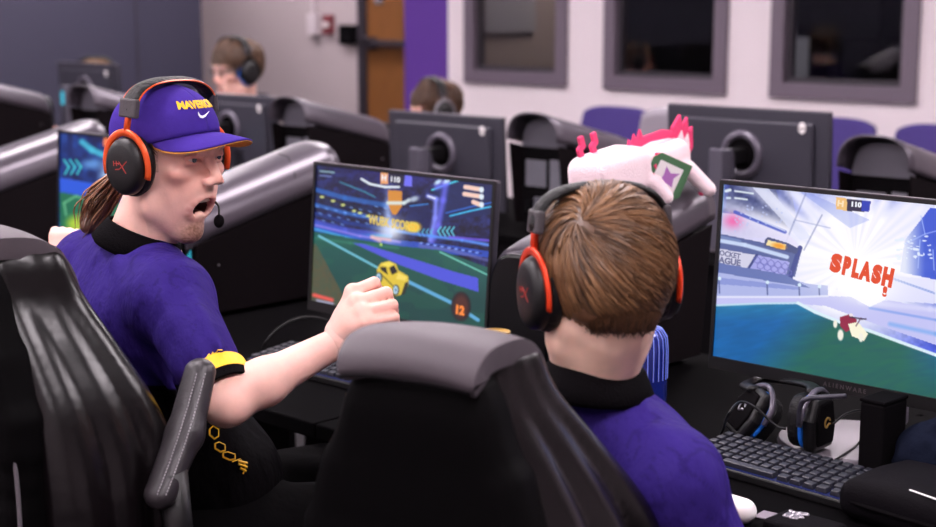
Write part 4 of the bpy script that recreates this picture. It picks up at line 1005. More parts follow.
# cap
cc = np.array((0,-.012,.050)); cr = np.array((.083,.099,.080)); MC = MH @ np.array(Matrix.Translation((0,0,.04)) @ Matrix.Rotation(math.radians(5),4,'X') @ Matrix.Translation((0,0,-.04)))
def crown(a, b):
    az = 2*PI*a; fy = math.cos(az); z0 = .026+.024*fy if fy > 0 else .026+.006*fy
    e0 = math.asin(max(-.9,min(.9,(z0-cc[2])/cr[2]))); e = e0+(PI/2-e0)*b
    s = 1+.012*math.cos(6*az)*math.cos(e)*0+.004*math.sin(az*5+2)*math.cos(e)
    return cc+cr*np.array((math.cos(e)*math.sin(az)*s, math.cos(e)*math.cos(az)*s, math.sin(e)))
g = grid(crown, 72, 18); gs = shell(g, -.003)
cap_o = mk('cap', ap(MC,np.array(gs[0])), gs[1], M['cap'], man, smooth=True, world=True); cbv = bvh_of(ap(MC,np.array(g[0])), g[1])
for k in range(6):
    az = 2*PI*(k+.5)/6
    mk('cap_seam', *(lambda q: (ap(MC,np.array(q[0])),q[1]))(tube([cc+(crown(az/(2*PI),b)-cc)*1.004 for b in [i/14 for i in range(14)]], .0008, 5)), M['cap'], cap_o, world=True)
mk('cap_button', *(lambda q: (ap(MC,np.array(q[0])+cc+np.array((0,0,cr[2]))),q[1]))(lathe([(.007,0),(.006,.003),(.0001,.004)],14)), M['cap'], cap_o, smooth=True, world=True)
def brim(u, v_):
    th = math.radians(-66+132*u); b0 = crown((th/(2*PI))%1, 0); ln = .080*(max(0,math.cos(th*89/66))**.6)
    d = np.array((math.sin(th)*.22, 1.0, 0)); d /= np.linalg.norm(d)
    p = b0+d*ln*v_; p[2] += -.011*v_**1.3*(ln/.08) - (p[0]/.08)**2*.022*(v_**.7)*(ln/.08)**.5; return p
bg = grid(brim, 40, 12)
def Mt(q): return ap(MC,np.array(q[0])), q[1]
mk('visor', *Mt(shell(bg, .0025)), M['cap'], cap_o, smooth=True, world=True)
bu = (np.array(bg[0])-np.array((0,0,.0034)), bg[1]); mk('visor_lining', *Mt(shell(bu, .0008)), M['capunder'], cap_o, smooth=True, world=True)
def on_cap(part, z0, lift=.0042, x0=0.):
    out = []
    for x,y,z in part[0]:
        az = (x0-x)/.086; e = math.asin(min(.97,(z0+y-cc[2])/cr[2])); n = np.array((math.cos(e)*math.sin(az),math.cos(e)*math.cos(az),math.sin(e)))
        out.append(cc+cr*n+n*(lift+(.0012 if z > 0 else 0)))
    return np.array(out), part[1]
mk('cap_lettering', *Mt(on_cap(xf(text_part('MAVERICKS', .0165, .0007), (0,0,0), (0,0,0), (1.2,1,1)), .094, lift=.0034)), M['yellow'], cap_o, world=True)
sw = [(-.017,.001),(-.010,-.006),(-.004,-.0065),(.018,.005),(.0,-.0015),(-.008,-.002),(-.0115,.0005),(-.0125,.006)]
sw = [(-.0145,.0055),(-.0165,.0),(-.014,-.0048),(-.008,-.006),(.0,-.0035),(.020,.0055),(.0,-.0002),(-.008,-.0018),(-.0125,-.0005)]
mk('swoosh_mark', *Mt(on_cap(xf(prism(sw, -.0006, .0006, 'z'), (0,0,0), (0,0,0), (.9,.9,1)), .078, lift=.0034, x0=.002)), M['whitethread'], cap_o, world=True)
hs = headset(HB, 'black and orange headset worn over the purple cap, boom microphone at the mouth', M['redorange'] if 'redorange' in M else M['red'], half=.072, top=.123, mic=[(-.085,.015,-.03),(-.068,.030,-.050),(-.050,.048,-.060),(-.028,.070,-.061),(-.018,.089,-.068),(-.013,.094,-.090)], cup=(.041,.049), cupfwd=-.004)

# ---------------- the boy in front
bh0 = P(600,287,1.90); BH = frame(-20,-4,0,tuple(bh0)); nb2 = P(592,385,1.93)
boy = thing('person', 'short-haired boy in a purple jersey seen from behind, facing the splash screen', 'person', (float(P(612,500,1.9)[0]), float(P(612,500,1.9)[1]), 0))
hV, hF, hC, _, _ = make_head(nb2, BH, .003, nr=(.051,.056))
hC[(hV[:,2] < -.02)] = np.array(s2l((234,192,172)))
BRs = P(672,480,1.82); BLs = P(506,438,2.03); BEl = np.array(P(716,585,1.84)); BLe = np.array(P(500,560,2.06)); bHip = P(612,520,1.92); bHip = np.array((bHip[0],bHip[1],.60))
fy = np.array((0,1,0.)); BW = PZ(672,520,.80); BLw = PZ(610,518,.80)
v = Vol(np.minimum.reduce([BRs,BLs,bHip-.55])-.12, np.maximum.reduce([BRs,BLs,BW,nb2,bHip+np.array((.2,.75,0))])+.12, .009)
v.add(p_cap(nb2-np.array((0,0,.05)),bHip,.07,.11),.03); v.add(p_cap(BRs,BEl,.047,.04),.02).add(p_cap(BEl,BW,.038,.027),.02).add(p_cap(BLs,BLe,.047,.04),.02).add(p_cap(BLe,BLw,.038,.027),.02)
for s in (-1,1):
    hp = bHip+np.array((s*.09,0,-.04)); kn = hp+np.array((s*.05,.43,0)); an = np.array((kn[0],kn[1]+.03,.09))
    v.add(p_cap(hp,kn,.078,.055),.02).add(p_cap(kn,an,.052,.036),.02).add(p_cap(an-np.array((0,0,.045)),an+np.array((0,.14,-.05)),.035,.03),.02)
V1, F1 = v.mesh(); parts = [(ap(BH,hV),hF,hC),(V1,F1,np.tile(SK,(len(V1),1)))]
for wr, sg_ in ((BW,1),(BLw,-1)):
    c0 = wr+np.array((0,.03,-.005)); m_ = [wr+np.array((sg_*(.03-.02*i)*.8-.02,.07-.004*abs(i-1),.004)) for i in range(4)]; p2 = [q+np.array((0,.035,-.004)) for q in m_]; d2 = [q+np.array((0,.020,-.018)) for q in p2]; t2 = [q+np.array((0,.006,-.016)) for q in d2]
    a, b = hand(wr, m_, p2, d2, t2, [wr, wr+np.array((-sg_*.035,.05,-.005)), wr+np.array((-sg_*.045,.075,-.01)), wr+np.array((-sg_*.04,.095,-.016))], h=.004); parts.append((a,b,np.tile(SK,(len(a),1))))
V, F, C = vjoin(*parts); mk('body', V, F, M['skin'], boy, smooth=True, col=C, world=True); add_eyes(BH, boy)
RB = np.array(Matrix.Rotation(AZ(34),3,'Z')); bch = P(606,505,1.94); bbe = np.array((bch[0],bch[1],.74))
v = Vol(np.minimum.reduce([BRs,BLs,bHip,BEl,BLe])-.2, np.maximum.reduce([BRs,BLs,nb2,BEl,bHip])+.2, .0045)
v.add(p_ell(bch,(.165,.105,.17),RB),.03).add(p_ell(bbe,(.15,.115,.2),RB),.05)
v.add(p_cap(BLs,bch,.060,.08),.04).add(p_cap(BRs,bch,.060,.08),.04).add(p_cap(nb2-np.array((0,0,.02)),BRs,.054,.056),.03).add(p_cap(nb2-np.array((0,0,.02)),BLs,.054,.056),.03)
v.add(p_cap(BRs,BRs*.3+BEl*.7,.061,.062),.02).add(p_cap(BLs,BLs*.3+BLe*.7,.061,.058),.02)
for a, b, r_ in [((640,415,1.87),(700,475,1.78),.007),((604,415,1.87),(640,520,1.835),.009),((576,410,1.89),(600,470,1.85),.008),((660,440,1.815),(665,520,1.775),.009),((690,460,1.785),(708,520,1.785),.007),((634,425,1.87),(672,520,1.785),.005)]: v.add(p_cap(P(*a),P(*b),r_,r_*.4),.024)
V, F = v.mesh(); C = cloth_color(V, PUR, PDK)
bs = mk('jersey', V, F, M['shirt'], boy, smooth=True, col=C, world=True)
NC2 = np.array(Matrix.Translation(Vector(P(595,381,1.915))) @ Matrix.Rotation(AZ(30),4,'Z') @ Matrix.Rotation(math.radians(-6),4,'X') @ Matrix.Rotation(math.radians(3),4,'Y'))
collar(bs, NC2, .060, .077, .036)
v = Vol(bHip-.3, bHip+np.array((.3,.6,.3)), .009); v.add(p_ell(bHip,(.165,.14,.13)),.03)
for s in (-1,1):
    hp = bHip+np.array((s*.09,0,-.04)); kn = hp+np.array((s*.05,.40,0)); v.add(p_cap(hp,kn,.094,.082),.03)
V, F = v.mesh(); mk('shorts', V, F, M['pants'], boy, smooth=True, world=True)
# hair
ec = np.array((0,-.016,.038)); er = np.array((.082,.102,.095))
def keepb(p):
    x, y, z = p.T; back = -.050-.0*y; lim = np.where(y > .03, .055, np.where(np.abs(x) > .062, .004+np.clip(-y-.01,0,.1)*-.6, -.040)); return (z > lim)&~((y > .055)&(z < .085))
v = Vol((-.12,-.15,-.11),(.12,.13,.16),.0035); v.add(p_ell(ec,er*.985),.005); v.add(p_ell((0,-.056,-.028),(.055,.034,.040)),.03)
v.cut(p_ell((0,.09,-.02),(.09,.06,.085)),.01); v.cut(p_box((0,-.02,-.13),(.15,.15,.092),.004,),.012)
for s in (-1,1): v.cut(p_ell((s*.095,.0,-.04),(.034,.045,.045)),.01)
Vb, Fb = v.mesh()
wd = np.array((-.72,-.46,.56))
hair_cap(BH, boy, ec, er, wd, keepb, ((52,34,23),(160,116,78)), n=6800, length=.80, rw=.0012, swirl=.5, grav=.55, base=(Vb,Fb,np.tile(s2l((88,58,38)),(len(Vb),1))), lift=.075, seed=2)
r_ = np.random.default_rng(5); n = 2600; a_ = r_.uniform(-.95,.95,n); root = np.stack([.066*np.sin(a_), -.018-.088*np.cos(a_), r_.uniform(-.030,.020,n)],1); ln = r_.uniform(.016,.026,n)
pth = np.stack([root+np.stack([-.012*s*root[:,0]/.06+.004*s*r_.normal(size=n), .012*s*np.ones(n), -ln*s],1) for s in np.linspace(0,1,6)],1)
V, F, C = strand_mesh(pth, .0011, np.array(s2l((70,46,30)))*(1+r_.uniform(-.3,1.3,(n,1)))); mk('nape_hair', ap(BH,V), F, M['hair'], boy, smooth=True, col=C, world=True)
headset(BH, 'black and red headset worn by the boy seen from behind', M['red'], seam=False, half=.070, top=.126, cup=(.042,.050), tilt=math.radians(2))

# ---------------- far players
def far_person(px, py, D, az, label, hair, acc, hs_label, shirtc, glasses=False, sc=1.0, pitch=-6):
    c = P(px,py,D); Mx = frame(az,pitch,0,tuple(c))@np.array(Matrix.Scale({236:1.2,434:1.02,97:1.15}[px],4)); f = np.array((-math.sin(AZ(az)),math.cos(AZ(az)),0)); nbk = c+np.array((0,0,-.17))-f*.03
    t = thing('person', label, 'person', (float(nbk[0]),float(nbk[1]),0))
    a, b, cl, _, _ = make_head(nbk, Mx, .0045); v = Vol((nbk[0]-.4,nbk[1]-.75,.0),(nbk[0]+.4,nbk[1]+.3,nbk[2]+.1),.013)
    tx = np.array((1,0,0.)); fr = np.array((0,-1,0.))
    sh = [nbk+tx*s*.17+np.array((0,0,-.06)) for s in (-1,1)]; hp = np.array((nbk[0],nbk[1]+.02,.58))
    v.add(p_cap(nbk-np.array((0,0,.05)),hp,.06,.1),.03)
    for s, q in zip((-1,1),sh):
        e = q+np.array((s*.05,-.10,-.25)); w_ = np.array((q[0]*.6+nbk[0]*.4,q[1]-.36,DZ+.045)); v.add(p_cap(q,e,.045,.04),.02).add(p_cap(e,w_,.036,.026),.02)
        v.add(p_ell(w_+fr*.05,(.035,.05,.018)),.015)
        for k in range(4): v.add(p_cap(w_+fr*.08+tx*(-.024+.016*k),w_+fr*.13+tx*(-.028+.018*k)-np.array((0,0,.012)),.009,.008),.006)
        k_ = hp+np.array((s*.12,-.42,-.04)); an = np.array((k_[0],k_[1],.06)); v.add(p_cap(hp+tx*s*.08,k_,.075,.055),.02).add(p_cap(k_,an,.05,.036),.02).add(p_cap(an-np.array((0,0,.02)),an+fr*.13-np.array((0,0,.03)),.033,.03),.02)
    V1, F1 = v.mesh(); V, F, C = vjoin((ap(Mx,a),b,cl),(V1,F1,np.tile(SK,(len(V1),1)))); mk('body', V, F, M['skin'], t, smooth=True, col=C, world=True)
    v = Vol((nbk[0]-.4,nbk[1]-.4,.4),(nbk[0]+.4,nbk[1]+.3,nbk[2]+.06),.010); v.add(p_ell(np.array((nbk[0],nbk[1]+.01,.95)),(.17,.115,.24)),.04)
    v.add(p_ell(hp+np.array((0,0,.05)),(.16,.13,.16)),.05)
    for s, q in zip((-1,1),sh): v.add(p_cap(nbk-np.array((0,0,.045)),q,.055,.058),.03).add(p_cap(q,q+np.array((s*.03,-.06,-.15)),.062,.06),.02)
    V, F = v.mesh(); mk('jersey', V, F, M['shirt'], t, smooth=True, col=np.tile(shirtc,(len(V),1)), world=True)
    add_eyes(Mx, t)
    v = Vol((-.12,-.14,-.09),(.12,.14,.16),.005); v.add(p_ell((0,-.02,.042),(.086,.102,.094)),.01); v.cut(p_ell((0,.105,-.005),(.085,.065,.062)),.012); v.cut(p_box((0,.0,-.10),(.15,.15,.055)),.01)
    Vb, Fb = v.mesh()
    def keep(p): x,y,z = p.T; return (z > np.where(y > .03,.045,-.03))
    hair_cap(Mx, t, (0,-.02,.042), (.086,.103,.094), (0,-.4,.9), keep, hair, n=1500, length=.8, rw=.0026, swirl=.4, grav=.3, base=(Vb,Fb,np.tile(s2l(hair[0]),(len(Vb),1))), lift=.16, seed=int(px))
    if glasses:
        for s in (-1,1): mk('spectacle_rim', ap(Mx,np.array((rg := tube([(s*.032+.024*math.cos(q), .100-.2*abs(s*.032+.024*math.cos(q))**1.6, .014+.019*math.sin(q)) for q in [2*PI*i/20 for i in range(20)]], .0018, 6, True))[0])), rg[1], M['silver'], t, world=True)
        for s in (-1,1): mk('spectacle_arm', ap(Mx,np.array((rg := tube([(s*.056,.090,.016),(s*.078,.04,.016),(s*.078,-.01,.012)], .0016, 6))[0])), rg[1], M['silver'], t, world=True)
    headset(Mx, hs_label, M['matte'] if acc is M['blue'] else acc, seam=False, cush=acc if acc is M['blue'] else None, half=.074, top=.140, cup=(.044,.052), logo=False)
    return t
far_person(236,72,7.5,-136,'far player with brown fringe and glasses, head turned left above a monitor',((58,40,32),(120,88,66)),M['blue'],'dark headset with blue cushions on the player with glasses',np.array(s2l((40,34,60))),True)
far_person(434,112,6.53,-120,'far player with dark brown hair, only the head top showing before the purple column',((50,32,24),(108,74,52)),M['silver'],'silver-banded headset on the player before the purple column',np.array(s2l((40,34,60))))
far_person(97,86,8.78,178,'far player at upper left with light brown hair, nearly hidden by a monitor',((96,70,46),(170,130,92)),M['silver'],'grey headset on the light brown hair at upper left',np.array(s2l((40,34,60))))

# ================================================================== GAMING CHAIRS
def make_chair(label, loc, rotz, arms, sx_=1, sz_=1, fw_=1.0):
    t = thing('gaming_chair', label, 'chair', loc, rotz); t.scale = (sx_,1,sz_)
    h = .007
    v = Vol((-.33,-.14,.50),(.33,.22,1.24),h)
    for z0, z1, w0, w1 in [(1.09,1.05,.092,.105),(1.05,.98,.105,.145),(.98,.90,.145,.175),(.90,.74,.175,.175),(.74,.56,.175,.14)]:
        for k in range(5):
            q = k/4; v.add(p_box((0,-.005,z0+(z1-z0)*q),(w0+(w1-w0)*q,.026,.035),.015),.02)
    for s in (-1,1): v.cut(p_ell((s*.07,-.045,.795),(.022,.03,.045)),.015)
    V, F = v.mesh(); mk('back_panel', V, F, M['leather2'], t, smooth=True)
    for s in (-1,1):
        v = Vol((min(0,s*.36),-.12,.46),(max(0,s*.36),.34,1.2),h)
        pts = [((.072,.030,1.12),.030),((.085,.035,1.06),.034),((.122,.045,.985),.040),((.160,.055,.90),.046),((.180,.060,.80),.048),((.180,.060,.66),.046),((.15,.05,.53),.040)]
        sp = spline([(p_[0],p_[1],p_[2]) for p_,_ in pts], 5); rr_ = np.interp(np.linspace(0,len(pts)-1,len(sp)), range(len(pts)), [q_ for _,q_ in pts]); pts = list(zip([tuple(q_) for q_ in sp], rr_))
        for (a, ra), (b, rb) in zip(pts[:-1], pts[1:]): v.add(p_cap((s*a[0],a[1],a[2]),(s*b[0],b[1],b[2]),ra,rb),.006)
        for (a, ra), (b, rb) in zip(pts[:-1], pts[1:]):
            fa = .055+.13*fw_*min(1,max(0,(1.10-a[2])/.25)); fb = .055+.13*fw_*min(1,max(0,(1.10-b[2])/.25))
            for g_ in (.5,1): v.add(p_cap((s*(a[0]+.02*g_),a[1]+fa*g_,a[2]),(s*(b[0]+.02*g_),b[1]+fb*g_,b[2]),ra*(1-.28*g_),rb*(1-.28*g_)),.012)
        V, F = v.mesh(); mk('bolster', V, F, M['leather'], t, smooth=True)
        sm = [(s*.090,-.028,1.11),(s*.103,-.030,1.05),(s*.142,-.029,.98),(s*.172,-.028,.90),(s*.178,-.026,.8),(s*.172,-.026,.7),(s*.15,-.026,.56)]
        mk('piping', *tube(spline(sm,6), .0030, 6), M['piping'], t, smooth=True)
        mk('edge_stitching', *tube(spline([(s*.112,.118+.012*fw_,1.06),(s*.156,.125+.05*fw_,.985),(s*.196,.140+.095*fw_,.90),(s*.215,.15+.115*fw_,.83)],6), .0020, 6), M['piping'], t, smooth=True)
        hole = [(s*(.070+.024*math.cos(q)), -.034, .795+.048*math.sin(q)+.012*math.cos(q)) for q in [2*PI*i/24 for i in range(24)]]
        mk('harness_slot_trim', *tube(hole, .0035, 6, True), M['piping'], t, smooth=True)
    # head cushion: a padded strip that folds from the back over the top and down in front
    prof = spline([(-.042,1.116,0),(-.050,1.130,0),(-.043,1.150,0),(-.015,1.165,0),(.035,1.166,0),(.078,1.156,0),(.110,1.125,0),(.128,1.075,0),(.138,1.015,0),(.142,.955,0)], 5)
    npf = len(prof)
    def strip(a, b):
        f = a*(npf-1); i0 = min(int(f),npf-2); p = prof[i0].lerp(prof[i0+1], f-i0); X = (b-.5)*2; wd_ = .098+.020*a
        return (X*wd_, p.x-.004*X*X, p.y-.008*X*X)
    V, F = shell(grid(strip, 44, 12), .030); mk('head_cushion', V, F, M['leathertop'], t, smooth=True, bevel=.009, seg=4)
    mk('head_seam', *tube(spline([(-.096,-.054,1.114),(-.05,-.060,1.120),(0,-.061,1.121),(.05,-.060,1.120),(.096,-.054,1.114)],6), .0022, 6), M['matte'], t, smooth=True)
    # seat, mechanism and five-star base
    v = Vol((-.34,-.15,.34),(.34,.62,.56),.012); v.add(p_box((0,.22,.43),(.25,.26,.05),.04),.03)
    for s in (-1,1): v.add(p_cap((s*.25,.02,.45),(s*.25,.42,.45),.05),.03)
    V, F = v.mesh(); mk('seat', V, F, M['leather'], t, smooth=True)
    mk('gas_lift', *xf(cyl(.03,.03,.30,16), (0,.2,.09)), M['black'], t)
    st = []
    for k in range(5):
        a = 2*PI*k/5+.3; dx, dy = math.cos(a), math.sin(a); st.append(tube([(0,.2,.11),(dx*.15,.2+dy*.15,.10),(dx*.30,.2+dy*.30,.075)], [.03,.024,.018], 8))
        mk('castor', *xf(cyl(.03,.03,.04,16), (dx*.30-.02*math.sin(a),.2+dy*.30+.02*math.cos(a),.03), (PI/2,0,a)), M['black'], t)
    mk('star_base', *join(*st), M['black'], t)
    mk('recline_bracket', *join(box(-.19,-.15,-.03,.06,.40,.62), box(.15,.19,-.03,.06,.40,.62)), M['black'], t, bevel=.006)
    for s in arms:
        # padded armrest flipped part way up, on a bracket
        lo_, hi_ = s
        a = A3(lo_); b = A3(hi_); iv = np.array(wm(t).inverted()); a = ap(iv,a[None])[0]; b = ap(iv,b[None])[0]
        d = (b-a)/np.linalg.norm(b-a); v = Vol(np.minimum(a,b)-.08, np.maximum(a,b)+.08, .004)
        x_ = np.array((1,0,0.))-d*d[0]; x_ /= np.linalg.norm(x_); mid = (a+b)/2+np.cross(d,x_)*.008
        for o in (-.008,0,.008): v.add(p_cap(a+x_*o,mid+x_*o*1.1,.016,.019),.012).add(p_cap(mid+x_*o*1.1,b+x_*o,.019,.016),.012)
        V, F = v.mesh(); pad = mk('armrest_pad', V, F, M['leather3'], t, smooth=True); bv = bvh_of(V, F)
        cw = np.array(wm(t).inverted()) @ np.append(CAM,1)
        for o in (-.006,.012):
            q = []
            for k in range(40):
                tt = k/39; p = (a*(1-tt)**2+2*mid*tt*(1-tt)+b*tt*tt)+x_*o; dr = p-cw[:3]; dr /= np.linalg.norm(dr); hh = bv.ray_cast(Vector(p-dr*.2), Vector(dr), .3)
                if hh[0]: q.append(hh[0]-Vector(dr)*.0006)
            # broken stitches
            sts = [tube([q[i], q[i]*.4+q[i+1]*.6], .0009, 5) for i in range(len(q)-1)]
            if sts: mk('armrest_stitching', *join(*sts), M['stitch'], pad)
        mk('armrest_bracket', *join(tube([tuple(a+np.array((0,.02,.03))), tuple(a+np.array((.0,.03,-.07))), (math.copysign(.27,a[0]),.10,.52), (math.copysign(.20,a[0]),.14,.42)], [.022,.02,.018,.016], 8)), M['black'], t, smooth=True)
    return t
M['leather3'] = mat('worn_black_leather', (36,31,35), .42, spec=.5, noise=.06, nscale=60, bump=.12, bscale=140)
c2 = P(428,350,1.64); make_chair('black leather gaming chair holding the boy, in the middle foreground', (float(c2[0]),float(c2[1]),0), AZ(28), [], .86, .978)
c1 = P(-42,252,2.08); make_chair('black leather gaming chair at the left edge holding the man in the cap, armrest raised', (float(c1[0]),float(c1[1]),0), AZ(45), [(P(160,495,1.98),P(200,372,2.08))], 1.05, 1.024, .45)

# ================================================================== THINGS ON THE DESKS
def keyboard(x, y, rz, label):
    t = thing('keyboard', label, 'keyboard', (x,y,DZ), rz, 'mechanical keyboards')
    mk('keyboard_case', *prism([(-.062,0),(.068,0),(.068,.026),(-.062,.014)], -.165, .165, 'x'), M['black'], t, bevel=.003)
    mk('backlight', *prism([(-.058,.014),(.064,.026),(.064,.028),(-.058,.016)], -.160, .160, 'x'), M['keyglow'], t)
    def cap_(w_): 
        b = box(-w_/2,w_/2,-.0085,.0085,0,.008); V = [(x_*(.78 if z > 0 and abs(x_) < .02 else (.94 if z > 0 else 1)), y_*(.78 if z > 0 else 1), z) for x_,y_,z in b[0]]; return V, b[1]
    me = {}
    def key(cx, row, w_=.0178):
        yy = -.049+row*.0195; zz = .0165+(yy+.058)*.098
        if w_ not in me:
            o = mk('key', *cap_(w_), M['key'], t, bevel=.0012, seg=2); me[w_] = o
        else:
            o = me[w_].copy(); COL.objects.link(o); o.parent = t
        o.location = (cx,yy,zz); o.rotation_euler = (.098,0,0)
    for r in range(1,6):
        off = (0,.0,.005,.0,-.002,0)[r]
        for k in range(16): key(-.1465+k*.0195, r)
    key(-.03,0,.105)
    for cx in (-.146,-.122,-.098): key(cx,0,.0215)
    for cx in (.038,.062,.086,.11): key(cx,0,.0215)
    key(.1345,0)
    return t
keyboard(-1.232,2.02,math.radians(-4),'black backlit keyboard below the nearest monitor')
keyboard(-2.30,1.97,math.radians(2),'black keyboard partly hidden behind the raised forearm')
# spare headset on the desk
def cup_part(c, nrm, up, w_, h_, logo=None):
    """frame with z along the outer normal"""
    z_ = A3(nrm)/np.linalg.norm(nrm); y_ = A3(up)-z_*(A3(up)@z_); y_ /= np.linalg.norm(y_); x_ = np.cross(y_,z_); m = np.eye(4); m[:3,0] = x_; m[:3,1] = y_; m[:3,2] = z_; m[:3,3] = c; return m
hc1 = PZ(812,447,.765)+np.array((0,0,.045)); hc2 = PZ(752,440,.76)+np.array((0,0,.045))
t = thing('headset', 'spare black headset with blue ear cushions standing below the nearest monitor', 'headset', (float((hc1+hc2)[0]/2),float((hc1+hc2)[1]/2),DZ))
def pent(w_, h_): return [(-w_*.42,-h_*.5),(w_*.42,-h_*.5),(w_*.5,-h_*.05),(w_*.34,h_*.5),(-w_*.30,h_*.5),(-w_*.5,h_*.1)]
for c, nr_, upv, nm in ((hc1, Rt*.75-Fh*.66, (0,0,1), 1), (hc2, -Rt*.80-Fh*.25+Zu*.55, Zu+Rt*.6, 0)):
    m = cup_part(c, nr_, upv, 0, 0)
    def Wc(part): return ap(m, np.array(part[0])), part[1]
    e = lambda w_, h_, n=28: [(w_*math.copysign(abs(math.cos(q))**.75,math.cos(q)), h_*math.copysign(abs(math.sin(q))**.75,math.sin(q))) for q in [2*PI*i/n for i in range(n)]]
    mk('ear_cushion', *Wc(prism(e(.038,.045), -.030, -.008, 'z')), M['cushion'], t, world=True, bevel=.006)
    mk('blue_ring', *Wc(prism(e(.0395,.0465), -.008, -.001, 'z')), M['blue'], t, world=True, bevel=.002)
    cu = mk('ear_cup', *Wc(prism(pent(.082,.092), -.001, .022, 'z')), M['black'], t, world=True, bevel=.008, seg=3)
    mk('cup_cover', *Wc(prism(pent(.062,.072), .020, .026, 'z')), M['matte'], t, world=True, bevel=.003)
    g_ = tube([(.0085*math.cos(q), .0085*math.sin(q)+.002, .0268) for q in [math.radians(20+ i*12) for i in range(20)]]+[(.004,-.0005,.0268),(.0085,-.001,.0268)], .0017, 6)
    mk('cup_logo', *Wc(g_), M['gold'] if nm else M['silver'], cu, world=True)
    mk('fork', *Wc(tube(spline([(-.047,0,.0),(-.044,.03,.004),(-.015,.052,.006),(.015,.052,.006),(.044,.03,.004),(.047,0,0)],5), .005, 8)), M['monback2'], t, smooth=True, world=True)
a = hc1+np.array((0,0,.05)); b = hc2+np.array((0,0,.045))
mk('headband', *tube(spline([a, a+Fh*.05+Zu*.0, (a+b)/2+Fh*.16-Zu*.02, b+Fh*.07-Zu*.01, b],8), .012, 10, flat=.5), M['black'], t, smooth=True, world=True)
mk('microphone_arm', *tube(spline([tuple(P(799,424,2.36)),tuple(P(800,408,2.35)),tuple(P(806,399,2.34)),tuple(P(826,397,2.33)),tuple(P(846,396,2.33))],6), .0042, 8), M['monback'], t, smooth=True, world=True)
def cable(pts, r, nm, lb, mt='black', cat='cable'):
    V, F = tube(spline(pts,10), r, 6); o = mk(nm, V, F, M[mt], smooth=True); tag(o, lb, cat); return o
z_ = DZ+.003
cable([PZ(655,452,z_),PZ(690,447,z_),PZ(718,438,z_),P(728,415,2.40),P(740,402,2.44),P(756,408,2.44),P(775,425,2.43),P(786,429,2.42)], .0022, 'headset_cable', 'thin black cable looping from the desk up to the spare headset')
cable([PZ(700,459,z_),PZ(728,456,z_),PZ(745,440,z_),PZ(758,448,z_),PZ(775,458,z_),PZ(782,466,z_)], .002, 'keyboard_cable', 'thin black cable curling behind the nearest keyboard')
cable([P(833,424,2.40),P(846,414,2.40),P(862,411,2.42),P(866,425,2.42),PZ(858,444,DZ+.014),PZ(838,458,DZ+.014),PZ(830,466,z_)], .002, 'microphone_cable', 'black cable arching over the round monitor base, right of the spare headset')
cable([PZ(262,392,z_),P(260,365,3.22),P(266,342,3.22),P(285,324,3.22),P(308,317,3.22),P(332,323,3.22),P(345,340,3.20),PZ(350,372,z_)], .0028, 'desk_cable', 'thin dark cable arcing up in front of the computer, left of the raised fist')
for k, (a, b) in enumerate([((742,391),(872,418)),((744,399),(868,424))]):
    pa = PY(*a,2.52); pb = PY(*b,2.52); o = mk('desk_rail', *tube([tuple(pa),tuple(pb+(pb-pa)*.1),tuple(pb+(pb-pa)*.4)], .006, 8), M['silver'], smooth=True)
    tag(o, 'upper silver rail behind the spare headset' if k == 0 else 'lower silver rail behind the spare headset', 'rail')
    ft = join(xf(cyl(.005,.005,float(pa[2])-DZ,8), (float(pa[0])+.03,float(pa[1]),DZ)), xf(cyl(.005,.005,float(pb[2])-DZ,8), (float(pb[0])+.1,float(pb[1]),DZ)))
    mk('rail_foot', *ft, M['black'], o)
# tumbler
bx = PY(642,400,2.0); t = thing('drinking_bottle', 'shiny navy bottle with pale stripes standing right of the boy\'s neck', 'bottle', (float(bx[0]),2.0,DZ))
mk('bottle_body', *lathe([(.034,0),(.038,.004),(.041,.05),(.042,.12),(.042,.175),(.040,.195),(.032,.208),(.018,.213),(.0001,.214)],40), M['bottle'], t, smooth=True)
ln = []
for k in range(26):
    a = 2*PI*k/26; ln.append(tube([(r*math.cos(a),r*math.sin(a),z) for r,z in [(.0425,.125),(.0425,.150),(.0424,.175),(.0404,.1955),(.0323,.2085),(.021,.2128)]], .0011, 5))
mk('stripes', *join(*ln), M['bottlelight'], t)
ca = math.atan2(-CAM[1]-0+0-2.0, -float(bx[0])); ch_ = [(ca+o, z) for o, z in ((-.75,.112),(-.45,.098),(-.05,.112))]
mk('chevron', *tube([(.0425*math.cos(a),.0425*math.sin(a),z) for a,z in ch_], .0012, 5), M['bottlelight'], t)
tp = text_part('WU', .018, .0008); mk('bottle_lettering', [((.0428+(.0006 if z > 0 else 0))*math.cos(ca+.42+x/.0425), (.0428+(.0006 if z > 0 else 0))*math.sin(ca+.42+x/.0425), .062+y) for x,y,z in tp[0]], tp[1], M['gold'], t)
# can
t = thing('drink_can', 'tall drink can with gold lid between the yellow car screen and the boy', 'can', (-1.83,1.99,DZ))
mk('can_body', *lathe([(.026,0),(.032,.006),(.033,.012),(.033,.140),(.026,.152)],32), mat('black_can_print',(24,22,26),.3,.4), t, smooth=True)
mk('can_lid', *lathe([(.0262,.151),(.0272,.155),(.0255,.156),(.0245,.153),(.0001,.153)],32), M['gold'], t, smooth=True)
mk('pull_tab', *prism([(-.006,-.010),(.006,-.010),(.007,.004),(0,.010),(-.007,.004)], .1535, .1555, 'z'), M['gold'], t)
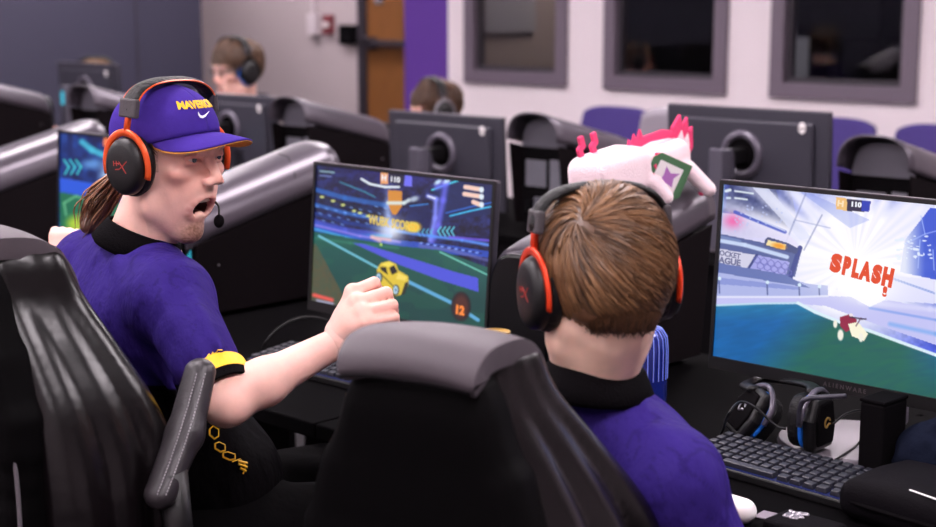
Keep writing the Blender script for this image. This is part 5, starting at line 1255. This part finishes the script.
# small things in front
wp = PZ(744,511,DZ+.019); wd2 = PZ(700,498,DZ+.019)-wp; wd2[2] = 0; wd2 /= np.linalg.norm(wd2)
t = thing('charging_case', 'white rounded tube with a small dark port lying by the boy\'s elbow', 'case', (float(wp[0]),float(wp[1]),DZ))
v = Vol(np.minimum(wp,wp+wd2*.11)-.04, np.maximum(wp,wp+wd2*.11)+.04, .003); v.add(p_cap(wp,wp+wd2*.11,.0185,.0195),.01); V, F = v.mesh(); mk('shell', V, F, M['white'], t, smooth=True, world=True)
q = -wd2*.0178; pp = wp+q+(Rt*.004); mk('port', *xf(cyl(.0035,.0035,.003,14), tuple(wp-wd2*.0168+Zu*.002+np.array((0,0,0))), (PI/2,0,math.atan2(wd2[1],wd2[0])+PI/2)), M['matte'], t, world=True)
cdp = PZ(771,517,DZ); o = mk('card', *box(-.02,.025,-.016,.016,0,.002), M['deskmat'], bevel=.0005); o.location = (float(cdp[0]),float(cdp[1]),DZ); o.rotation_euler = (0,0,.1); tag(o, 'thin grey card on the desk between the white tube and the black wallet', 'card')
wl = PZ(806,526,DZ+.01); t = thing('wallet', 'small black wallet with an embossed metal patch at the bottom edge of the desk', 'wallet', (float(wl[0]),float(wl[1]),DZ), math.radians(-2))
mk('wallet_body', *box(-.052,.05,-.038,.034,0,.018), M['casefab'], t, bevel=.008, seg=3)
v = Vol((-.05,-.02,.012),(.0,.036,.03),.0018); r_ = random.Random(3)
for k in range(26): c = (r_.uniform(-.040,-.010),r_.uniform(-.006,.022),.018); v.add(p_ell(c,(r_.uniform(.002,.006),r_.uniform(.002,.005),.003)),.0015)
V, F = v.mesh(); mk('embossed_patch', V, F, M['silver'], t, smooth=True)
zc = PZ(905,500,DZ+.06); t = thing('zip_case', 'black zipped case with a white stripe at the lower right corner', 'case', (-.925,1.985,DZ), math.radians(-6))
v = Vol((-.19,-.14,-.01),(.19,.14,.12),.005); v.add(p_box((0,0,.031),(.145,.092,.031),.026),.01).add(p_ell((0,0,.042),(.125,.078,.026)),.03); V, F = v.mesh(); mk('case_shell', V, F, M['casefab'], t, smooth=True)
oz = [(.147*math.copysign(abs(math.cos(q))**.38,math.cos(q)), .094*math.copysign(abs(math.sin(q))**.38,math.sin(q)), .032) for q in [2*PI*i/60 for i in range(60)]]
mk('zip', *tube(oz, .0035, 6, True), M['matte'], t, smooth=True)
mk('white_stripe', *tube([PZ(910,490,DZ+.067),PZ(930,497,DZ+.067),PZ(950,504,DZ+.067)], .0022, 6, flat=.5), M['white'], t, world=True)
t = thing('cloth_pouch', 'dark navy cloth pouch slumped behind the zipped case', 'pouch', (-1.025,2.165,DZ))
v = Vol((-.14,-.12,-.01),(.16,.12,.17),.006); v.add(p_ell((0,0,.05),(.085,.06,.055)),.02).add(p_ell((.045,.01,.10),(.06,.045,.05)),.03)
for a, b in [((-.05,-.04,.05),(.02,-.03,.13)),((-.02,-.055,.03),(.05,-.045,.11)),((-.07,-.03,.03),(-.01,-.05,.08))]: v.add(p_cap(a,b,.010,.006),.012)
V, F = v.mesh(); mk('pouch_cloth', V, F, M['cloth'], t, smooth=True); mk('drawstring', *tube(spline([(-.05,-.055,.04),(-.03,-.064,.015),(-.055,-.075,.004),(-.08,-.06,.004)],6), .002, 6), M['matte'], t)
t = thing('storage_box', 'plain black box standing right of the round monitor base', 'box', (-1.128,2.145,DZ), math.radians(-3))
mk('box_body', *box(-.022,.022,-.035,.035,0,.125), M['matte'], t, bevel=.004); mk('box_lid', *box(-.023,.023,-.036,.036,.125,.131), M['matte'], t, bevel=.002)

# ---------------- plush on the boy's computer
t = thing('plush_toy', 'white and pink plush animal with magenta frills lying on the computer behind the boy', 'plush toy', (-1.865,2.45,DZ+.292+.11*.29/.45))
sl_ = math.atan(.11/.45)
def Wp(part): return [tuple(Matrix.Rotation(sl_*.55,4,'X') @ Vector(p)) for p in part[0]], part[1]
v = Vol((-.12,-.22,-.03),(.16,.22,.16),.004)
v.add(p_box((-.005,-.075,.060),(.052,.085,.047),.03),.01).add(p_box((0,.065,.050),(.045,.09,.044),.03),.02)
v.add(p_cap((.05,.115,.035),(.082,.140,-.012),.018,.016),.01).add(p_cap((.05,-.0,.03),(.07,.01,.0),.018,.015),.01).add(p_cap((-.05,.1,.03),(-.075,.12,.0),.018,.015),.01).add(p_cap((-.05,-.02,.03),(-.075,-.01,.0),.018,.015),.01)
V, F = v.mesh(); body = mk('plush_body', *Wp((V,F)), M['pink'], t, smooth=True)
def zig(pts): return prism(pts, -.003, .003, 'x')
fr = prism([(-.02,.094),(-.012,.120),(-.004,.108),(.006,.128),(.014,.112),(.026,.134),(.034,.116),(.10,.118),(.14,.108),(.14,.094),(.06,.100),(.0,.092)], -.003, .003, 'x'); mk('back_frill', *Wp(fr), M['magenta'], t, bevel=.002)
tf_ = prism([(.13,.060),(.135,.115),(.165,.138),(.170,.112),(.190,.128),(.192,.098),(.206,.105),(.204,.060),(.180,.035),(.15,.03)], -.004, .004, 'x'); mk('tail_fin', *Wp(tf_), M['magenta'], t, bevel=.002)
mk('tail_fin_centre', *Wp(prism([(.14,.05),(.145,.088),(.165,.105),(.170,.082),(.186,.095),(.190,.066),(.175,.045)], -.006, .006, 'x')), M['pink'], t, bevel=.002)
for y0 in (-.135,-.095): mk('gill_stalk', *Wp(prism([(y0,.095),(y0+.012,.10),(y0+.006,.118),(y0+.016,.124),(y0+.010,.148),(y0-.004,.146),(y0,.130),(y0-.010,.122)], -.030, -.022, 'x')), M['magenta'], t, bevel=.002)
for sx in (-1,1): mk('cheek_gill', *Wp(prism([(.010,.040),(.022,.050),(.018,.062),(.030,.072),(.024,.088),(.012,.090),(.008,.075),(-.002,.066),(.004,.052)], sx*.050-.004, sx*.050+.006, 'x')), M['magenta'], t, bevel=.002)
mk('paw_toes', *Wp(join(*[xf(lathe([(max(.007*math.sin(PI*i/8),1e-5),-.007*math.cos(PI*i/8)) for i in range(9)],10), (.078+.006*k,.137+.007*k,-.018)) for k in (-1,0,1)])), M['magenta'], t, smooth=True)
tg = Matrix.Translation((.068,.018,.040)) @ Matrix.Rotation(math.radians(48),4,'Z') @ Matrix.Rotation(math.radians(28),4,'Y')
def Tg(part): return Wp(([tuple(tg @ Vector(p)) for p in part[0]], part[1]))
card = mk('swing_tag', *Tg(prism([(-.040,-.038),(.028,-.042),(.042,-.030),(.040,.040),(-.030,.042),(-.042,.028)], -.001, .001, 'y')), M['green'], t)
mk('tag_picture', *Tg(prism([(-.028,-.026),(.026,-.028),(.026,.026),(-.026,.028)], -.0018, -.0012, 'y')), M['white'], card)
mk('tag_flower', *Tg(prism([(-.012,-.020),(.004,-.012),(.018,-.016),(.014,.002),(.022,.016),(.004,.010),(-.010,.020),(-.008,.002)], -.0026, -.002, 'y')), M['lilac'], card)
mk('tag_corner', *Tg(prism([(-.042,-.018),(-.026,-.030),(-.014,-.016),(-.028,-.002)], -.003, -.002, 'y')), M['magenta'], card)

# ---------------- chairs along the window wall
def side_chair(x, y, rz, label, mt, w_=.50, top=.91, group=None):
    t = thing('side_chair', label, 'chair', (x,y,0), rz, group)
    def bk(a, b): X = (b-.5)*2; return (X*w_/2*(1-.10*(a**4)), .20+.05*a-.035*(1-X*X)*-1*.6, .50+(top-.50)*a-.035*abs(X)**4*a)
    V, F = shell(grid(bk, 12, 16), .035); mk('backrest', V, F, mt, t, smooth=True)
    def se(a, b): X = (b-.5)*2; return (X*w_/2, .20-.42*a, .45-.02*(1-X*X)-.02*a*a*a)
    V, F = shell(grid(se, 10, 12), -.04); mk('seat', V, F, mt, t, smooth=True)
    for sx in (-1,1):
        for yy in (-.2,.2): mk('leg', *tube([(sx*w_*.42,yy*.8,.43),(sx*w_*.47,yy*1.15,0.008)], .011, 8), M['silver'], t, smooth=True)
    return t
side_chair(-5.50,6.8,0,'purple chair by the window wall, below the middle window and left of the grey chair',M['purpleseat'],.54,.90,'purple chairs by the window wall')
side_chair(-4.06,6.8,0,'purple chair by the window wall, just right of the pale-logo monitor back',M['purpleseat'],.52,.91,'purple chairs by the window wall')
side_chair(-3.45,6.8,0,'purple chair by the window wall at the right edge',M['purpleseat'],.54,.905,'purple chairs by the window wall')
side_chair(-4.14,5.5,0,'grey plastic chair standing behind the plush toy and left of the monitor back',M['greyseat'],.42,1.02)
